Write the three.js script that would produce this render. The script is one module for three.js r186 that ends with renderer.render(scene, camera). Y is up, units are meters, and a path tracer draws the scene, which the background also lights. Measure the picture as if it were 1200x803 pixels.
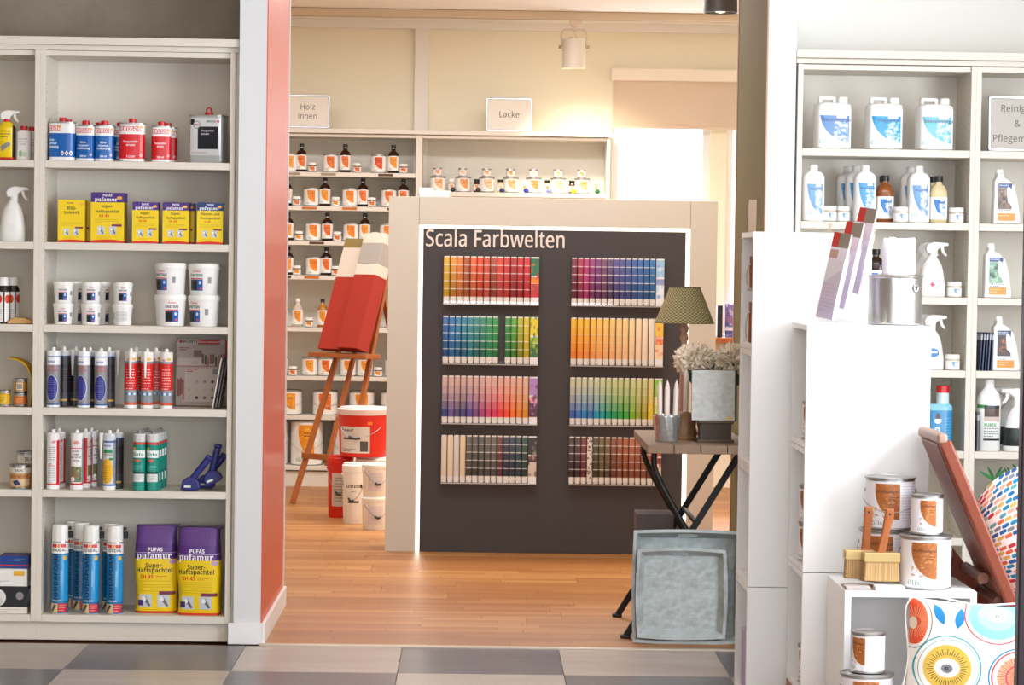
import * as THREE from 'three';
import { mergeGeometries, toCreasedNormals } from 'three/addons/utils/BufferGeometryUtils.js';
import { RoundedBoxGeometry } from 'three/addons/geometries/RoundedBoxGeometry.js';
import { TextGeometry } from 'three/addons/geometries/TextGeometry.js';
import { FontLoader } from 'three/addons/loaders/FontLoader.js';
import { RectAreaLightUniformsLib } from 'three/addons/lights/RectAreaLightUniformsLib.js';

// ------------------------------------------------------------------ camera, sky, daylight, exposure
const scene = new THREE.Scene();
const camera = new THREE.PerspectiveCamera(15.275, 1200 / 803, 0.1, 80);
camera.rotation.order = 'YXZ';
camera.position.set(0.262, 1.495, 9.157);
camera.rotation.set(-0.0326, -0.01456, 0.01447);
const renderer = new THREE.WebGLRenderer({ antialias: true });
renderer.toneMapping = THREE.LinearToneMapping;
renderer.toneMappingExposure = 1.0;
renderer.shadowMap.enabled = true;
RectAreaLightUniformsLib.init();
scene.background = new THREE.Color().setRGB(2.6, 2.75, 2.9);      // bright overcast sky behind the windows
function areaLight(name, w, h, pos, target, color, intensity) {
  const l = new THREE.RectAreaLight(color, intensity, w, h);
  l.name = name; l.position.set(...pos); l.lookAt(...target); scene.add(l);
  return l;
}
// daylight entering through the shop windows of the front room (right wall and street front) and the back window
areaLight('daylight_side_window', 3.9, 1.8, [3.33, 1.75, 3.4], [0, 1.75, 3.4], 0xf0f5ff, 11.5);
areaLight('daylight_street_window', 5.0, 2.1, [0.6, 1.6, 11.3], [0.6, 1.4, 0], 0xf8f6ff, 4.0);
areaLight('daylight_back_window', 0.95, 1.6, [1.78, 1.75, -7.62], [1.5, 1.3, -2], 0xf4f6ff, 6.0);

// ------------------------------------------------------------------ helpers
let seed = 20240611;
const rnd = () => { seed = (seed + 0x6d2b79f5) | 0; let t = Math.imul(seed ^ (seed >>> 15), 1 | seed); t = (t + Math.imul(t ^ (t >>> 7), 61 | t)) ^ t; return ((t ^ (t >>> 14)) >>> 0) / 4294967296; };
const R = (a, b) => a + (b - a) * rnd();
const PI = Math.PI;
const taken = {};
const numbered = (n) => { taken[n] = (taken[n] || 0) + 1; return taken[n] === 1 ? n : n + '_' + String(taken[n] - 1).padStart(3, '0'); };
const std = (color, roughness = 0.6, metalness = 0, extra = {}) => new THREE.MeshPhysicalMaterial({ color, roughness, metalness, ...extra });
function mesh(name, geo, mat, parent) {
  const m = new THREE.Mesh(geo, mat); m.name = name; m.castShadow = m.receiveShadow = true;
  if (parent) parent.add(m);
  return m;
}
function info(o, label, category, group) { o.userData.label = label; o.userData.category = category; if (group) o.userData.group = group; return o; }
function thing(name, label, category, pos = [0, 0, 0], turn = 0, group) {
  const g = new THREE.Group(); g.name = numbered(name); g.position.set(...pos); g.rotation.y = turn; scene.add(g);
  return info(g, label, category, group);
}
function put(proto, name, label, category, pos, turn = 0, group) {       // a copy of a prototype as a thing of its own
  const g = proto.clone(); g.name = numbered(name); g.position.set(pos[0], pos[1] + 0.0008, pos[2]); g.rotation.y = turn; g.userData = {}; scene.add(g);
  return info(g, label, category, group);
}
function struct(name, geo, mat, parent) { const m = mesh(name, geo, mat, parent || scene); if (!parent) m.userData.kind = 'structure'; return m; }
function box(w, h, d, x = 0, y = 0, z = 0) {               // centred box, uv in metres
  const g = new THREE.BoxGeometry(w, h, d), uv = g.attributes.uv, s = [[d, h], [d, h], [w, d], [w, d], [w, h], [w, h]];
  for (let i = 0; i < 24; i++) uv.setXY(i, uv.getX(i) * s[i >> 2][0], uv.getY(i) * s[i >> 2][1]);
  return g.translate(x, y, z);
}
const span = (x0, x1, y0, y1, z0, z1) => box(x1 - x0, y1 - y0, z1 - z0, (x0 + x1) / 2, (y0 + y1) / 2, (z0 + z1) / 2);
const rbox = (w, h, d, r = 0.004, x = 0, y = 0, z = 0, s = 2) => new RoundedBoxGeometry(w, h, d, s, Math.min(r, w / 2.01, h / 2.01, d / 2.01)).translate(x, y, z);
const merge = (a) => mergeGeometries(a.map((g) => { const k = g.index ? g.toNonIndexed() : g; for (const n of Object.keys(k.attributes)) if (!['position', 'normal', 'uv'].includes(n)) k.deleteAttribute(n); return k; }));
const tube = (pts, r, seg = 24, closed = false, rs = 8) => new THREE.TubeGeometry(new THREE.CatmullRomCurve3(pts.map((p) => new THREE.Vector3(...p)), closed, 'centripetal'), seg, r, rs, closed);
function bar(a, b, w, d, roundIt = 0.003) {               // rectangular bar from a to b
  const A = new THREE.Vector3(...a), B = new THREE.Vector3(...b), L = A.distanceTo(B), g = rbox(w, L, d, roundIt);
  const q = new THREE.Quaternion().setFromUnitVectors(new THREE.Vector3(0, 1, 0), B.clone().sub(A).normalize());
  return g.applyQuaternion(q).translate((A.x + B.x) / 2, (A.y + B.y) / 2, (A.z + B.z) / 2);
}
function ex(pts, d, bev = 0.002, holes = [], smooth = false) {             // outline in x y, thickness d centred on z
  const mk = (p, S) => { const s = new S(); if (smooth) { s.setFromPoints(new THREE.SplineCurve([...p, p[0]].map((q) => new THREE.Vector2(...q))).getPoints(p.length * 5)); } else s.setFromPoints(p.map((q) => new THREE.Vector2(...q))); return s; };
  const s = mk(pts, THREE.Shape); for (const h of holes) s.holes.push(mk(h, THREE.Path));
  return new THREE.ExtrudeGeometry(s, { depth: d - 2 * bev, bevelEnabled: bev > 0, bevelThickness: bev, bevelSize: bev, bevelOffset: -bev, bevelSegments: 2, curveSegments: 10 }).translate(0, 0, -d / 2 + bev);
}
const lathe = (pts, seg = 28) => toCreasedNormals(new THREE.LatheGeometry(pts.map((p) => new THREE.Vector2(...p)), seg), 0.6);
// loft: superelliptic rings [y, half width, half depth, exponent, shift x]; the front half carries a print, the rest continues its edge colour
function loft(rows, o = {}) {
  const { n = 28, rect = null, v = null, p: P = 2, crease = 0.55, caps = true } = o, pos = [], uv = [], idx = [];
  const [u0, v0, u1, v1] = rect ? rect.uv : [0, 0, 1, 1], yb = v ? v[0] : rows[0][0], yt = v ? v[1] : rows[rows.length - 1][0], h = n / 2;
  const ring = ([y, a, b, p = P, cx = 0]) => { const r = []; for (let i = 0; i <= n + 1; i++) { const k = i > h ? i - 1 : i, f = (k / n) * 2 * PI, c = -Math.cos(f), s = Math.sin(f); r.push([cx + a * Math.sign(c) * Math.abs(c) ** (2 / p), y, b * Math.sign(s) * Math.abs(s) ** (2 / p)]); } return r; };
  const wide = ring(rows.reduce((m, r) => (r[1] > m[1] ? r : m))), arc = [0];
  for (let i = 1; i <= h; i++) arc.push(arc[i - 1] + Math.hypot(wide[i][0] - wide[i - 1][0], wide[i][2] - wide[i - 1][2]));
  for (const row of rows) ring(row).forEach((q, i) => { pos.push(...q); const fl = (q[0] - wide[0][0]) / (wide[h][0] - wide[0][0]), fb = row[3] ?? P, t = i <= h ? 0.004 + 0.992 * Math.min(1, Math.max(0, fb >= 3 ? fl : 0.45 * arc[i] / arc[h] + 0.55 * fl)) : 0.996, w = Math.min(1, Math.max(0, (q[1] - yb) / (yt - yb))); uv.push(u0 + (u1 - u0) * t, v0 + (v1 - v0) * (0.004 + 0.992 * w)); });
  const N = n + 2;
  for (let j = 0; j + 1 < rows.length; j++) for (let i = 0; i <= n; i++) { if (i === h) continue; const a = j * N + i, b = a + 1, c = a + N, d = c + 1; idx.push(a, b, d, a, d, c); }
  if (caps) for (const [j, up] of [[0, 0], [rows.length - 1, 1]]) {
    const c = pos.length / 3; pos.push(rows[j][4] || 0, rows[j][0], 0); uv.push(u0 + (u1 - u0) * 0.004, up ? v0 + (v1 - v0) * 0.996 : v0 + (v1 - v0) * 0.004);
    const base = c + 1;
    ring(rows[j]).forEach((q) => { pos.push(...q); uv.push(u0 + (u1 - u0) * 0.004, up ? v0 + (v1 - v0) * 0.996 : v0 + (v1 - v0) * 0.004); });
    for (let i = 0; i <= n; i++) { if (i === h) continue; if (up) idx.push(c, base + i, base + i + 1); else idx.push(c, base + i + 1, base + i); }
  }
  const g = new THREE.BufferGeometry(); g.setAttribute('position', new THREE.Float32BufferAttribute(pos, 3)); g.setAttribute('uv', new THREE.Float32BufferAttribute(uv, 2)); g.setIndex(idx);
  return toCreasedNormals(g, crease);
}
// flat print on a planar outline: uv from x, y
function planarUV(g, rect, x0, x1, y0, y1) {
  const p = g.attributes.position, uv = new Float32Array(p.count * 2), [a, b, c, d] = rect.uv, cl = (t) => Math.min(0.996, Math.max(0.004, t));
  for (let i = 0; i < p.count; i++) { uv[2 * i] = a + (c - a) * cl((p.getX(i) - x0) / (x1 - x0)); uv[2 * i + 1] = b + (d - b) * cl((p.getY(i) - y0) / (y1 - y0)); }
  g.setAttribute('uv', new THREE.BufferAttribute(uv, 2)); return g;
}
function printBox(w, h, d, f) {               // carton: f = {front, side, top} prints; other faces repeat side
  const g = new THREE.BoxGeometry(w, h, d), uv = g.attributes.uv, faces = [f.side || f.front, f.side || f.front, f.top || f.front, f.top || f.front, f.front, f.back || f.side || f.front];
  for (let i = 0; i < 24; i++) { const [a, b, c, e] = faces[i >> 2].uv; uv.setXY(i, a + (c - a) * uv.getX(i), b + (e - b) * uv.getY(i)); }
  return g.translate(0, h / 2, 0);
}
// ------------------------------------------------------------------ printed matter: label sheets
const sheets = [];
function newSheet() {
  const c = document.createElement('canvas'); c.width = c.height = 2048;
  const t = new THREE.CanvasTexture(c); t.colorSpace = THREE.SRGBColorSpace; t.magFilter = THREE.LinearFilter; t.anisotropy = 4;
  const s = { c, x: c.getContext('2d'), t, px: 0, py: 0, row: 0, mats: {} }; s.x.fillStyle = '#ffffff'; s.x.fillRect(0, 0, 2048, 2048); sheets.push(s); return s;
}
function print(w, h, draw) {
  let s = sheets[sheets.length - 1] || newSheet();
  if (s.px + w + 4 > 2048) { s.px = 0; s.py += s.row + 4; s.row = 0; }
  if (s.py + h + 4 > 2048) s = newSheet();
  const X = s.px, Y = s.py; s.px += w + 4; s.row = Math.max(s.row, h);
  const c = s.x; c.save(); c.beginPath(); c.rect(X, Y, w, h); c.clip(); c.translate(X, Y); draw(c, w, h); c.restore();
  return { uv: [X / 2048, 1 - (Y + h) / 2048, (X + w) / 2048, 1 - Y / 2048], s };
}
function ink(rect, roughness = 0.45, metalness = 0) {             // material of a print
  const k = roughness + '|' + metalness;
  return (rect.s.mats[k] ||= new THREE.MeshPhysicalMaterial({ map: rect.s.t, roughness, metalness }));
}
const fill = (c, col, x, y, w, h) => { c.fillStyle = col; c.fillRect(x, y, w, h); };
function txt(c, s, x, y, size, col, o = {}) {
  c.save(); c.font = (o.bold ? 'bold ' : '') + size + 'px ' + (o.font || 'sans-serif'); c.textAlign = o.align || 'center'; c.textBaseline = 'middle'; c.fillStyle = col;
  c.translate(x, y); if (o.rot) c.rotate(o.rot); if (o.sx) c.scale(o.sx, 1);
  if (o.stroke) { c.lineWidth = o.lw || size / 6; c.strokeStyle = o.stroke; c.lineJoin = 'round'; c.strokeText(s, 0, 0); }
  c.fillText(s, 0, 0); c.restore();
}
const lines = (c, x, y, w, n, gap, col, th = 2) => { for (let i = 0; i < n; i++) { let q = x; while (q < x + w * (i === n - 1 ? 0.6 : 0.95)) { const l = R(4, 13); fill(c, col, q, y + i * gap, Math.min(l, x + w - q), th); q += l + 3; } } };
const disc = (c, x, y, r, col, ry) => { c.fillStyle = col; c.beginPath(); c.ellipse(x, y, r, ry || r, 0, 0, 7); c.fill(); };
const poly = (c, pts, col) => { c.fillStyle = col; c.beginPath(); pts.forEach((p, i) => (i ? c.lineTo(...p) : c.moveTo(...p))); c.fill(); };
const mix = (a, b, t) => '#' + new THREE.Color(a).lerp(new THREE.Color(b), t).getHexString();
// ------------------------------------------------------------------ surface textures
function canvasTex(w, h, draw, rx = 1, ry = 1, srgb = true) {
  const c = document.createElement('canvas'); c.width = w; c.height = h; draw(c.getContext('2d'), w, h);
  const t = new THREE.CanvasTexture(c); if (srgb) t.colorSpace = THREE.SRGBColorSpace; t.wrapS = t.wrapT = THREE.RepeatWrapping; t.magFilter = THREE.LinearFilter; t.repeat.set(rx, ry); return t;
}
const speck = (c, w, h, n, cols, a, rx, ry) => { for (let i = 0; i < n; i++) { c.globalAlpha = a * R(0.3, 1); disc(c, R(0, w), R(0, h), R(0.3, 1) * rx, cols[(rnd() * cols.length) | 0], R(0.3, 1) * ry); } c.globalAlpha = 1; };
const M = {
  shelf: std('#e0dacd', 0.5), white: std('#eef0ef', 0.5), gloss: std('#f2f3f2', 0.3), paper: std('#f1efe8', 0.7),
  steel: std('#c9c9c6', 0.28, 1), steelDull: std('#b3b3b0', 0.42, 1), wire: std('#a7a7a5', 0.35, 1), black: std('#17171a', 0.5), blackMetal: std('#1d1c1c', 0.45, 0.4), capBlack: std('#141210', 0.4),
  redCap: std('#c8141e', 0.35), whitePl: std('#f1f1ec', 0.38), milky: std('#eef0ea', 0.35), redPl: std('#d8210f', 0.38), blueTool: std('#1d2370', 0.42), grayPl: std('#8f9092', 0.45),
  amber: std('#4a2208', 0.12), amberDark: std('#2a130a', 0.1), honey: std('#b5731b', 0.15), cream: std('#d9c69a', 0.15), brownLiq: std('#8a4a1e', 0.15), clearLiq: std('#c9bda8', 0.12),
  clear: new THREE.MeshPhysicalMaterial({ color: '#ffffff', roughness: 0.06, transmission: 1, thickness: 0, ior: 1.5 }),
  wood: null, orangeTag: std('#c56a1a', 0.6), brownTag: std('#5d3a22', 0.6), grayTag: std('#9c8f7c', 0.6),
  concrete: std('#a79d91', 0.9, 0, { map: canvasTex(512, 512, (c, w, h) => { fill(c, '#dcd8d2', 0, 0, w, h); speck(c, w, h, 900, ['#c4bdb3', '#f0ece6', '#cfc9bf'], 0.16, 46, 30); speck(c, w, h, 1500, ['#bdb5aa', '#efe9e0'], 0.12, 9, 6); }, 0.7, 0.7) }),
};
const tileTex = (base, a, b) => canvasTex(512, 512, (c, w, h) => { fill(c, base, 0, 0, w, h); speck(c, w, h, 260, [a, b], 0.13, 150, 26); speck(c, w, h, 900, [a, b], 0.10, 40, 5); }, 1 / 1.3, 1 / 1.3);
M.tileLight = [std('#ffffff', 0.34, 0, { map: tileTex('#b3a79c', '#9d9086', '#c4b9ae') }), std('#f4f0ec', 0.36, 0, { map: tileTex('#b0a59b', '#9a8e85', '#c1b6ac') })];
M.tileDark = [std('#ffffff', 0.3, 0, { map: tileTex('#706d6d', '#5f5c5c', '#7e7b7b') }), std('#eeeef0', 0.3, 0, { map: tileTex('#6d6b6d', '#5d5a5c', '#7c797a') })];
const grain = (base, dark, light, w = 512, h = 256) => (c) => { fill(c, base, 0, 0, w, h); for (let i = 0; i < 420; i++) { c.globalAlpha = R(0.05, 0.22); fill(c, rnd() < 0.55 ? dark : light, R(-100, w), R(0, h), R(60, 420), R(0.6, 2.6)); } c.globalAlpha = 1; };
const parquet = (k) => canvasTex(1024, 256, (c, w, h) => {             // three-strip oak boards, strips of changing tone
  for (let s = 0; s < 3; s++) { let x = -R(0, 250); while (x < w) { const l = R(220, 480), t = mix('#c48d57', ['#b67a44', '#d8a66e', '#bf8450', '#d09a62'][(rnd() * 4) | 0], R(0.2, 0.9)); fill(c, t, x, s * h / 3, l, h / 3); fill(c, '#8d5527', x, s * h / 3, 1.5, h / 3); x += l; } }
  for (let i = 0; i < 500; i++) { c.globalAlpha = R(0.04, 0.16); fill(c, rnd() < 0.5 ? '#8f5c30' : '#e6b884', R(-100, w), R(0, h), R(40, 300), R(0.6, 2)); } c.globalAlpha = 0.5; for (let s = 0; s <= 3; s++) fill(c, '#8a5226', 0, s * h / 3 - 0.7, w, 1.4); c.globalAlpha = 1;
}, 1 / 2.1, 1 / 0.2);
M.board = [0, 1, 2, 3, 4].map((k) => std(['#e4dccf', '#dbd1c2', '#e2d9ca', '#d7cbba', '#dfd5c5'][k], 0.4, 0, { map: parquet(k) }));
M.wood = std('#b06a33', 0.5, 0, { map: canvasTex(512, 256, grain('#ecdccb', '#b98a5c', '#fff4e4'), 2, 8) });
M.teak = std('#8a4324', 0.42, 0, { map: canvasTex(512, 256, grain('#e6d3c6', '#9c6a4e', '#fff0e6'), 2, 8) });
M.oldWood = std('#b09a84', 0.75, 0, { map: canvasTex(512, 256, grain('#cfc6bd', '#7d7166', '#f2ece4'), 2, 8) });
M.trayWood = std('#ccd5d6', 0.8, 0, { map: canvasTex(512, 512, (c, w, h) => { fill(c, '#e4e8e8', 0, 0, w, h); speck(c, w, h, 500, ['#b9bcb8', '#ffffff', '#a9a59c'], 0.14, 50, 40); for (let i = 0; i < 200; i++) { c.globalAlpha = R(0.05, 0.2); fill(c, rnd() < 0.5 ? '#8f8a80' : '#ffffff', R(-80, w), R(0, h), R(40, 300), R(0.8, 2.4)); } c.globalAlpha = 1; }, 2, 2) });
M.orange = std('#ffffff', 0.42, 0, { clearcoat: 0.18, clearcoatRoughness: 0.1, map: canvasTex(512, 512, (c, w, h) => { fill(c, '#d24a2e', 0, 0, w, h); for (let i = 0; i < 700; i++) { c.globalAlpha = R(0.04, 0.16); fill(c, rnd() < 0.5 ? '#c4402a' : '#e26a4a', R(0, w), R(-80, h), R(1, 5), R(60, 400)); } c.globalAlpha = 1; }, 1, 0.8) });
M.olive = std('#7d7746', 0.7);
M.wallWarm = std('#f2ead2', 0.85); M.wallPale = std('#ecece6', 0.85); M.ceil = std('#eeeae2', 0.9); M.column = std('#dddfe0', 0.6); M.beige = std('#d2cabc', 0.6); M.panel = std('#433f40', 0.72);
M.led = new THREE.MeshStandardMaterial({ color: '#ffffff', emissive: '#fff1de', emissiveIntensity: 2.4 });
// ------------------------------------------------------------------ the setting
const ZT = -0.635, ZB = -1.74;                     // threshold between the two rooms, back of the passage
{ // front room floor: square tiles in a chequer
  const floor = struct('floor', span(-3.3, 3.3, -0.16, -0.012, ZT, 11.4), std('#6b655f', 0.8));
  const g = [0, 1, 2].map((k) => { const t = rbox(0.5985, 0.012, 0.5985, 0.0012, 0, -0.006, 0, 1), uv = t.attributes.uv, p = t.attributes.position; for (let i = 0; i < p.count; i++) uv.setXY(i, p.getX(i) + k * 0.37, p.getZ(i) + k * 0.71); return t; });
  for (let j = -1; j < 19; j++) for (let i = -6; i < 6; i++) {
    const s = (i + j) & 1 ? M.tileDark : M.tileLight, t = mesh('tile', g[(i * 5 + j * 3 + 90) % 3], s[(i * 7 + j * 3 + 80) & 1], floor); t.position.set(i * 0.6 + 0.3, 0, j * 0.6 + 0.3);
  }
}
struct('trim_1', rbox(1.92, 0.012, 0.03, 0.004, 0.41, 0.0, ZT + 0.012), std('#cbbfae', 0.35, 0.6));       // metal strip at the threshold
{ // back room floor: oak boards
  const floor = struct('floor_back_room', span(-3.6, 2.7, -0.16, -0.014, -7.9, ZT), std('#8d5a2e', 0.8));
  const bg = {}; let z = ZT, r = 0;
  while (z > -7.7) { const z1 = Math.max(z - 0.2, -7.75); let x = z > ZB ? -0.54 : -3.5; const xe = z > ZB ? 1.366 : 2.6; let l = R(0.5, 2.0);
    while (x < xe - 0.01) { l = Math.min(l, xe - x); const w = Math.round(l * 20) / 20 || l, key = l.toFixed(2) + (z - z1).toFixed(2);
      const g = (bg[key] ||= box(l - 0.0012, 0.014, z - z1 - 0.0012, 0, -0.007, 0)); const b = mesh('floor_board', g, M.board[(rnd() * 5) | 0], floor); b.position.set(x + l / 2, 0, (z + z1) / 2); x += l; l = [1.6, 2.1, 1.2][r++ % 3]; }
    z = z1; }
}
// walls of the front room; the passage wall is 1.1 m thick
struct('wall_front_left', span(-3.45, -0.655, 0, 3.05, ZB, -0.995), M.concrete);
struct('wall_front_right', span(1.478, 3.45, 0, 3.05, ZB, -0.995), M.wallPale);
struct('wall_passage_left', span(-0.651, -0.5475, 0, 3.05, ZB, -0.64), M.column);
struct('wall_passage_right', span(1.371, 1.478, 0, 3.05, ZB, -0.64), M.column);
struct('wall_passage_head', span(-0.5475, 1.371, 2.78, 3.05, ZB, -0.64), M.column);
struct('trim_2', span(-0.5475, -0.5435, 0.0, 2.78, ZB + 0.02, -0.652), M.orange);                       // orange lacquer lining
struct('trim_3', span(-0.5475, -0.539, 0.0, 2.78, ZB - 0.012, ZB + 0.02), M.column);
struct('trim_4', span(1.367, 1.371, 0, 2.78, ZB + 0.02, -0.66), M.olive);
struct('trim_5', span(1.364, 1.371, 0, 2.78, ZB - 0.012, ZB + 0.02), std('#c8a58c', 0.6));
struct('trim_6', span(1.366, 1.371, 0, 2.78, -0.66, -0.64), std('#c8a58c', 0.6));
struct('baseboard_left', merge([rbox(0.134, 0.082, 0.014, 0.003, -0.604, 0.041, -0.634), rbox(0.014, 0.082, 1.13, 0.003, -0.537, 0.041, -1.192)]), std('#f1f1f1', 0.45));
struct('wall_side_left', span(-3.45, -3.3, 0, 3.05, -1.0, 11.55), M.concrete);
{ // right wall with the side window
  const w = struct('wall_side_right', merge([span(3.35, 3.5, 0, 0.8, -1.0, 11.55), span(3.35, 3.5, 2.7, 3.05, -1.0, 11.55), span(3.35, 3.5, 0.8, 2.7, -1.0, 1.4), span(3.35, 3.5, 0.8, 2.7, 5.4, 11.55)]), M.wallPale);
  const f = struct('window_1', merge([span(3.38, 3.46, 0.8, 0.86, 1.4, 5.4), span(3.38, 3.46, 2.64, 2.7, 1.4, 5.4), ...[1.4, 2.713, 4.027, 5.34].map((z) => span(3.38, 3.46, 0.86, 2.64, z, z + 0.06))]), M.gloss);
  for (let i = 0; i < 3; i++) mesh('pane', span(3.415, 3.421, 0.86, 2.64, 1.462 + i * 1.3135, 2.711 + i * 1.3135), M.clear, f);
}
{ // street front behind the camera
  const w = struct('wall_street', merge([span(-3.45, 3.5, 0, 0.45, 11.4, 11.55), span(-3.45, 3.5, 2.7, 3.05, 11.4, 11.55), span(-3.45, -2.0, 0.45, 2.7, 11.4, 11.55), span(3.15, 3.5, 0.45, 2.7, 11.4, 11.55)]), M.concrete);
  const f = struct('window_2', merge([span(-2, 3.15, 0.45, 0.52, 11.43, 11.52), span(-2, 3.15, 2.63, 2.7, 11.43, 11.52), ...[-2, -0.31, 1.38, 3.08].map((x) => span(x, x + 0.07, 0.52, 2.63, 11.43, 11.52))]), M.gloss);
  for (let i = 0; i < 3; i++) mesh('pane', span(-1.93 + i * 1.69, -0.31 + i * 1.69, 0.52, 2.63, 11.47, 11.476), M.clear, f);
}
struct('ceiling', span(-3.45, 3.5, 3.05, 3.2, -1.74, 11.55), M.ceil);
struct('ceiling_back_room', span(-3.75, 2.85, 3.05, 3.2, -7.95, -1.74), M.ceil);
struct('wall_back_room_left', span(-3.75, -3.6, 0, 3.05, -7.95, -1.74), M.wallWarm);
struct('wall_back_room_right', span(2.7, 2.85, 0, 3.05, -7.95, -1.74), M.wallWarm);
// back wall with two windows
const WB = -7.75;
struct('wall_back', merge([span(-3.6, 1.15, 0, 3.05, WB - 0.2, WB), span(1.15, 2.7, 0, 0.95, WB - 0.2, WB), span(1.15, 2.7, 2.76, 3.05, WB - 0.2, WB), span(1.80, 1.91, 0.95, 2.76, WB - 0.2, WB), span(2.5, 2.7, 0.95, 2.76, WB - 0.2, WB)]), M.wallWarm);
struct('trim_7', rbox(0.09, 3.04, 0.05, 0.004, -0.115, 1.52, WB + 0.02), M.ceil);                         // pilaster strip on the back wall
struct('trim_8', span(-3.6, 2.7, 3.0, 3.05, WB, WB + 0.06), M.ceil);
for (const [n, x0, x1] of [['window_3', 1.15, 1.80], ['window_4', 1.91, 2.5]]) {
  const f = struct(n, merge([span(x0, x1, 0.95, 1.0, WB - 0.13, WB - 0.05), span(x0, x1, 2.71, 2.76, WB - 0.13, WB - 0.05), span(x0, x0 + 0.045, 1.0, 2.71, WB - 0.13, WB - 0.05), span(x1 - 0.045, x1, 1.0, 2.71, WB - 0.13, WB - 0.05)]), M.gloss);
  mesh('pane', span(x0 + 0.045, x1 - 0.045, 1.0, 2.71, WB - 0.1, WB - 0.094), M.clear, f);
}
struct('trim_9', rbox(1.5, 0.035, 0.30, 0.005, 1.88, 0.985, WB + 0.13), M.wood);                             // window sill
{ const b = thing('roller_blind', 'beige roller blind half lowered over the bright back window', 'blind', [1.66, 0, WB + 0.06]);
  mesh('cassette', rbox(1.06, 0.085, 0.09, 0.01, 0, 2.72, 0), std('#f0e4d2', 0.5), b);
  mesh('fabric', box(1.03, 0.30, 0.004, 0, 2.53, 0.02), std('#e2cfb8', 0.9, 0, { transmission: 0.25 }), b);
  mesh('bottom_rail', rbox(1.03, 0.018, 0.014, 0.004, 0, 2.375, 0.02), std('#ddc9b2', 0.6), b); }
// ------------------------------------------------------------------ lamps
{ const t = thing('ceiling_track', 'long beige lighting track running across the ceiling', 'track', [0.4, 3.05, -6.9]);
  mesh('rail', rbox(4.6, 0.05, 0.04, 0.004, 0, -0.026, 0), std('#d8c7ae', 0.5), t); mesh('slot', box(4.5, 0.004, 0.014, 0, -0.052, 0), std('#a8987f', 0.6), t); }
{ const s = thing('track_spotlight', 'white cylindrical spotlight hanging from the ceiling track', 'spotlight', [0.857, 2.998, -6.9]);
  mesh('adapter', merge([rbox(0.075, 0.03, 0.035, 0.004, 0.01, -0.017, 0), rbox(0.03, 0.04, 0.03, 0.004, 0, -0.045, 0)]), std('#dccbb4', 0.5), s);
  const yk = [[-0.077, -0.165, 0], [-0.077, -0.08, 0], [-0.062, -0.062, 0], [0, -0.06, 0], [0.062, -0.062, 0], [0.077, -0.08, 0], [0.077, -0.165, 0]];
  mesh('yoke', tube(yk, 0.0045, 40), std('#cfc2ad', 0.4), s);
  mesh('cable', tube([[0, -0.05, 0], [0.004, -0.08, 0.004], [0.012, -0.11, 0.0], [0.01, -0.135, 0]], 0.003), std('#d8c8b0', 0.5), s);
  for (const k of [-1, 1]) mesh('knob', new THREE.CylinderGeometry(0.011, 0.011, 0.02, 12).rotateZ(PI / 2).translate(k * 0.086, -0.168, 0), std('#a8977e', 0.5), s);
  const can = new THREE.Group(); can.name = 'housing_assembly'; 
  mesh('housing', lathe([[0.0, -0.138], [0.05, -0.138], [0.068, -0.13], [0.072, -0.12], [0.074, -0.3], [0.07, -0.302], [0.064, -0.29]], 36), std('#d8cfc0', 0.4), s);
  mesh('top_ring', new THREE.TorusGeometry(0.018, 0.003, 6, 20).translate(-0.02, -0.125, 0), std('#c9b89f', 0.4), s);
  mesh('bulb', new THREE.CylinderGeometry(0.055, 0.055, 0.006, 28).translate(0, -0.288, 0), new THREE.MeshStandardMaterial({ color: '#fff', emissive: '#ffdfae', emissiveIntensity: 6 }), s);
  const l = new THREE.SpotLight('#fff0da', 7, 0, 0.75, 0.8); l.name = 'spotlight_beam'; l.position.set(0.857, 2.685, -6.9); l.target.position.set(0.98, 2.0, -7.5); l.castShadow = true; l.shadow.radius = 3; scene.add(l, l.target); l.target.name = 'spotlight_aim'; }
function pendant(label, x, y, z, power) {
  const p = thing('pendant_lamp', label, 'lamp', [x, y, z]);
  mesh('shade', lathe([[0.004, 0.17], [0.06, 0.17], [0.085, 0.16], [0.088, 0.0], [0.084, 0.0], [0.08, 0.15], [0.0, 0.15]], 32), std('#3a3634', 0.45), p);
  mesh('cord', new THREE.CylinderGeometry(0.003, 0.003, 3.05 - y - 0.17, 8).translate(0, 0.17 + (3.05 - y - 0.17) / 2, 0), M.black, p);
  mesh('bulb', new THREE.SphereGeometry(0.05, 20, 14).translate(0, 0.05, 0), new THREE.MeshStandardMaterial({ color: '#fff', emissive: '#ffe7c4', emissiveIntensity: 4 }), p);
  const l = new THREE.SpotLight('#ffeacb', power, 0, 1.15, 0.6); l.name = 'pendant_light'; l.position.set(x, y - 0.01, z); l.target.position.set(x, 0, z); l.castShadow = true; l.shadow.radius = 4; scene.add(l, l.target); l.target.name = 'pendant_aim';
}
pendant('dark cylindrical pendant lamp at the top edge beside the olive wall', 1.50, 2.775, -4.0, 20);
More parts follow.
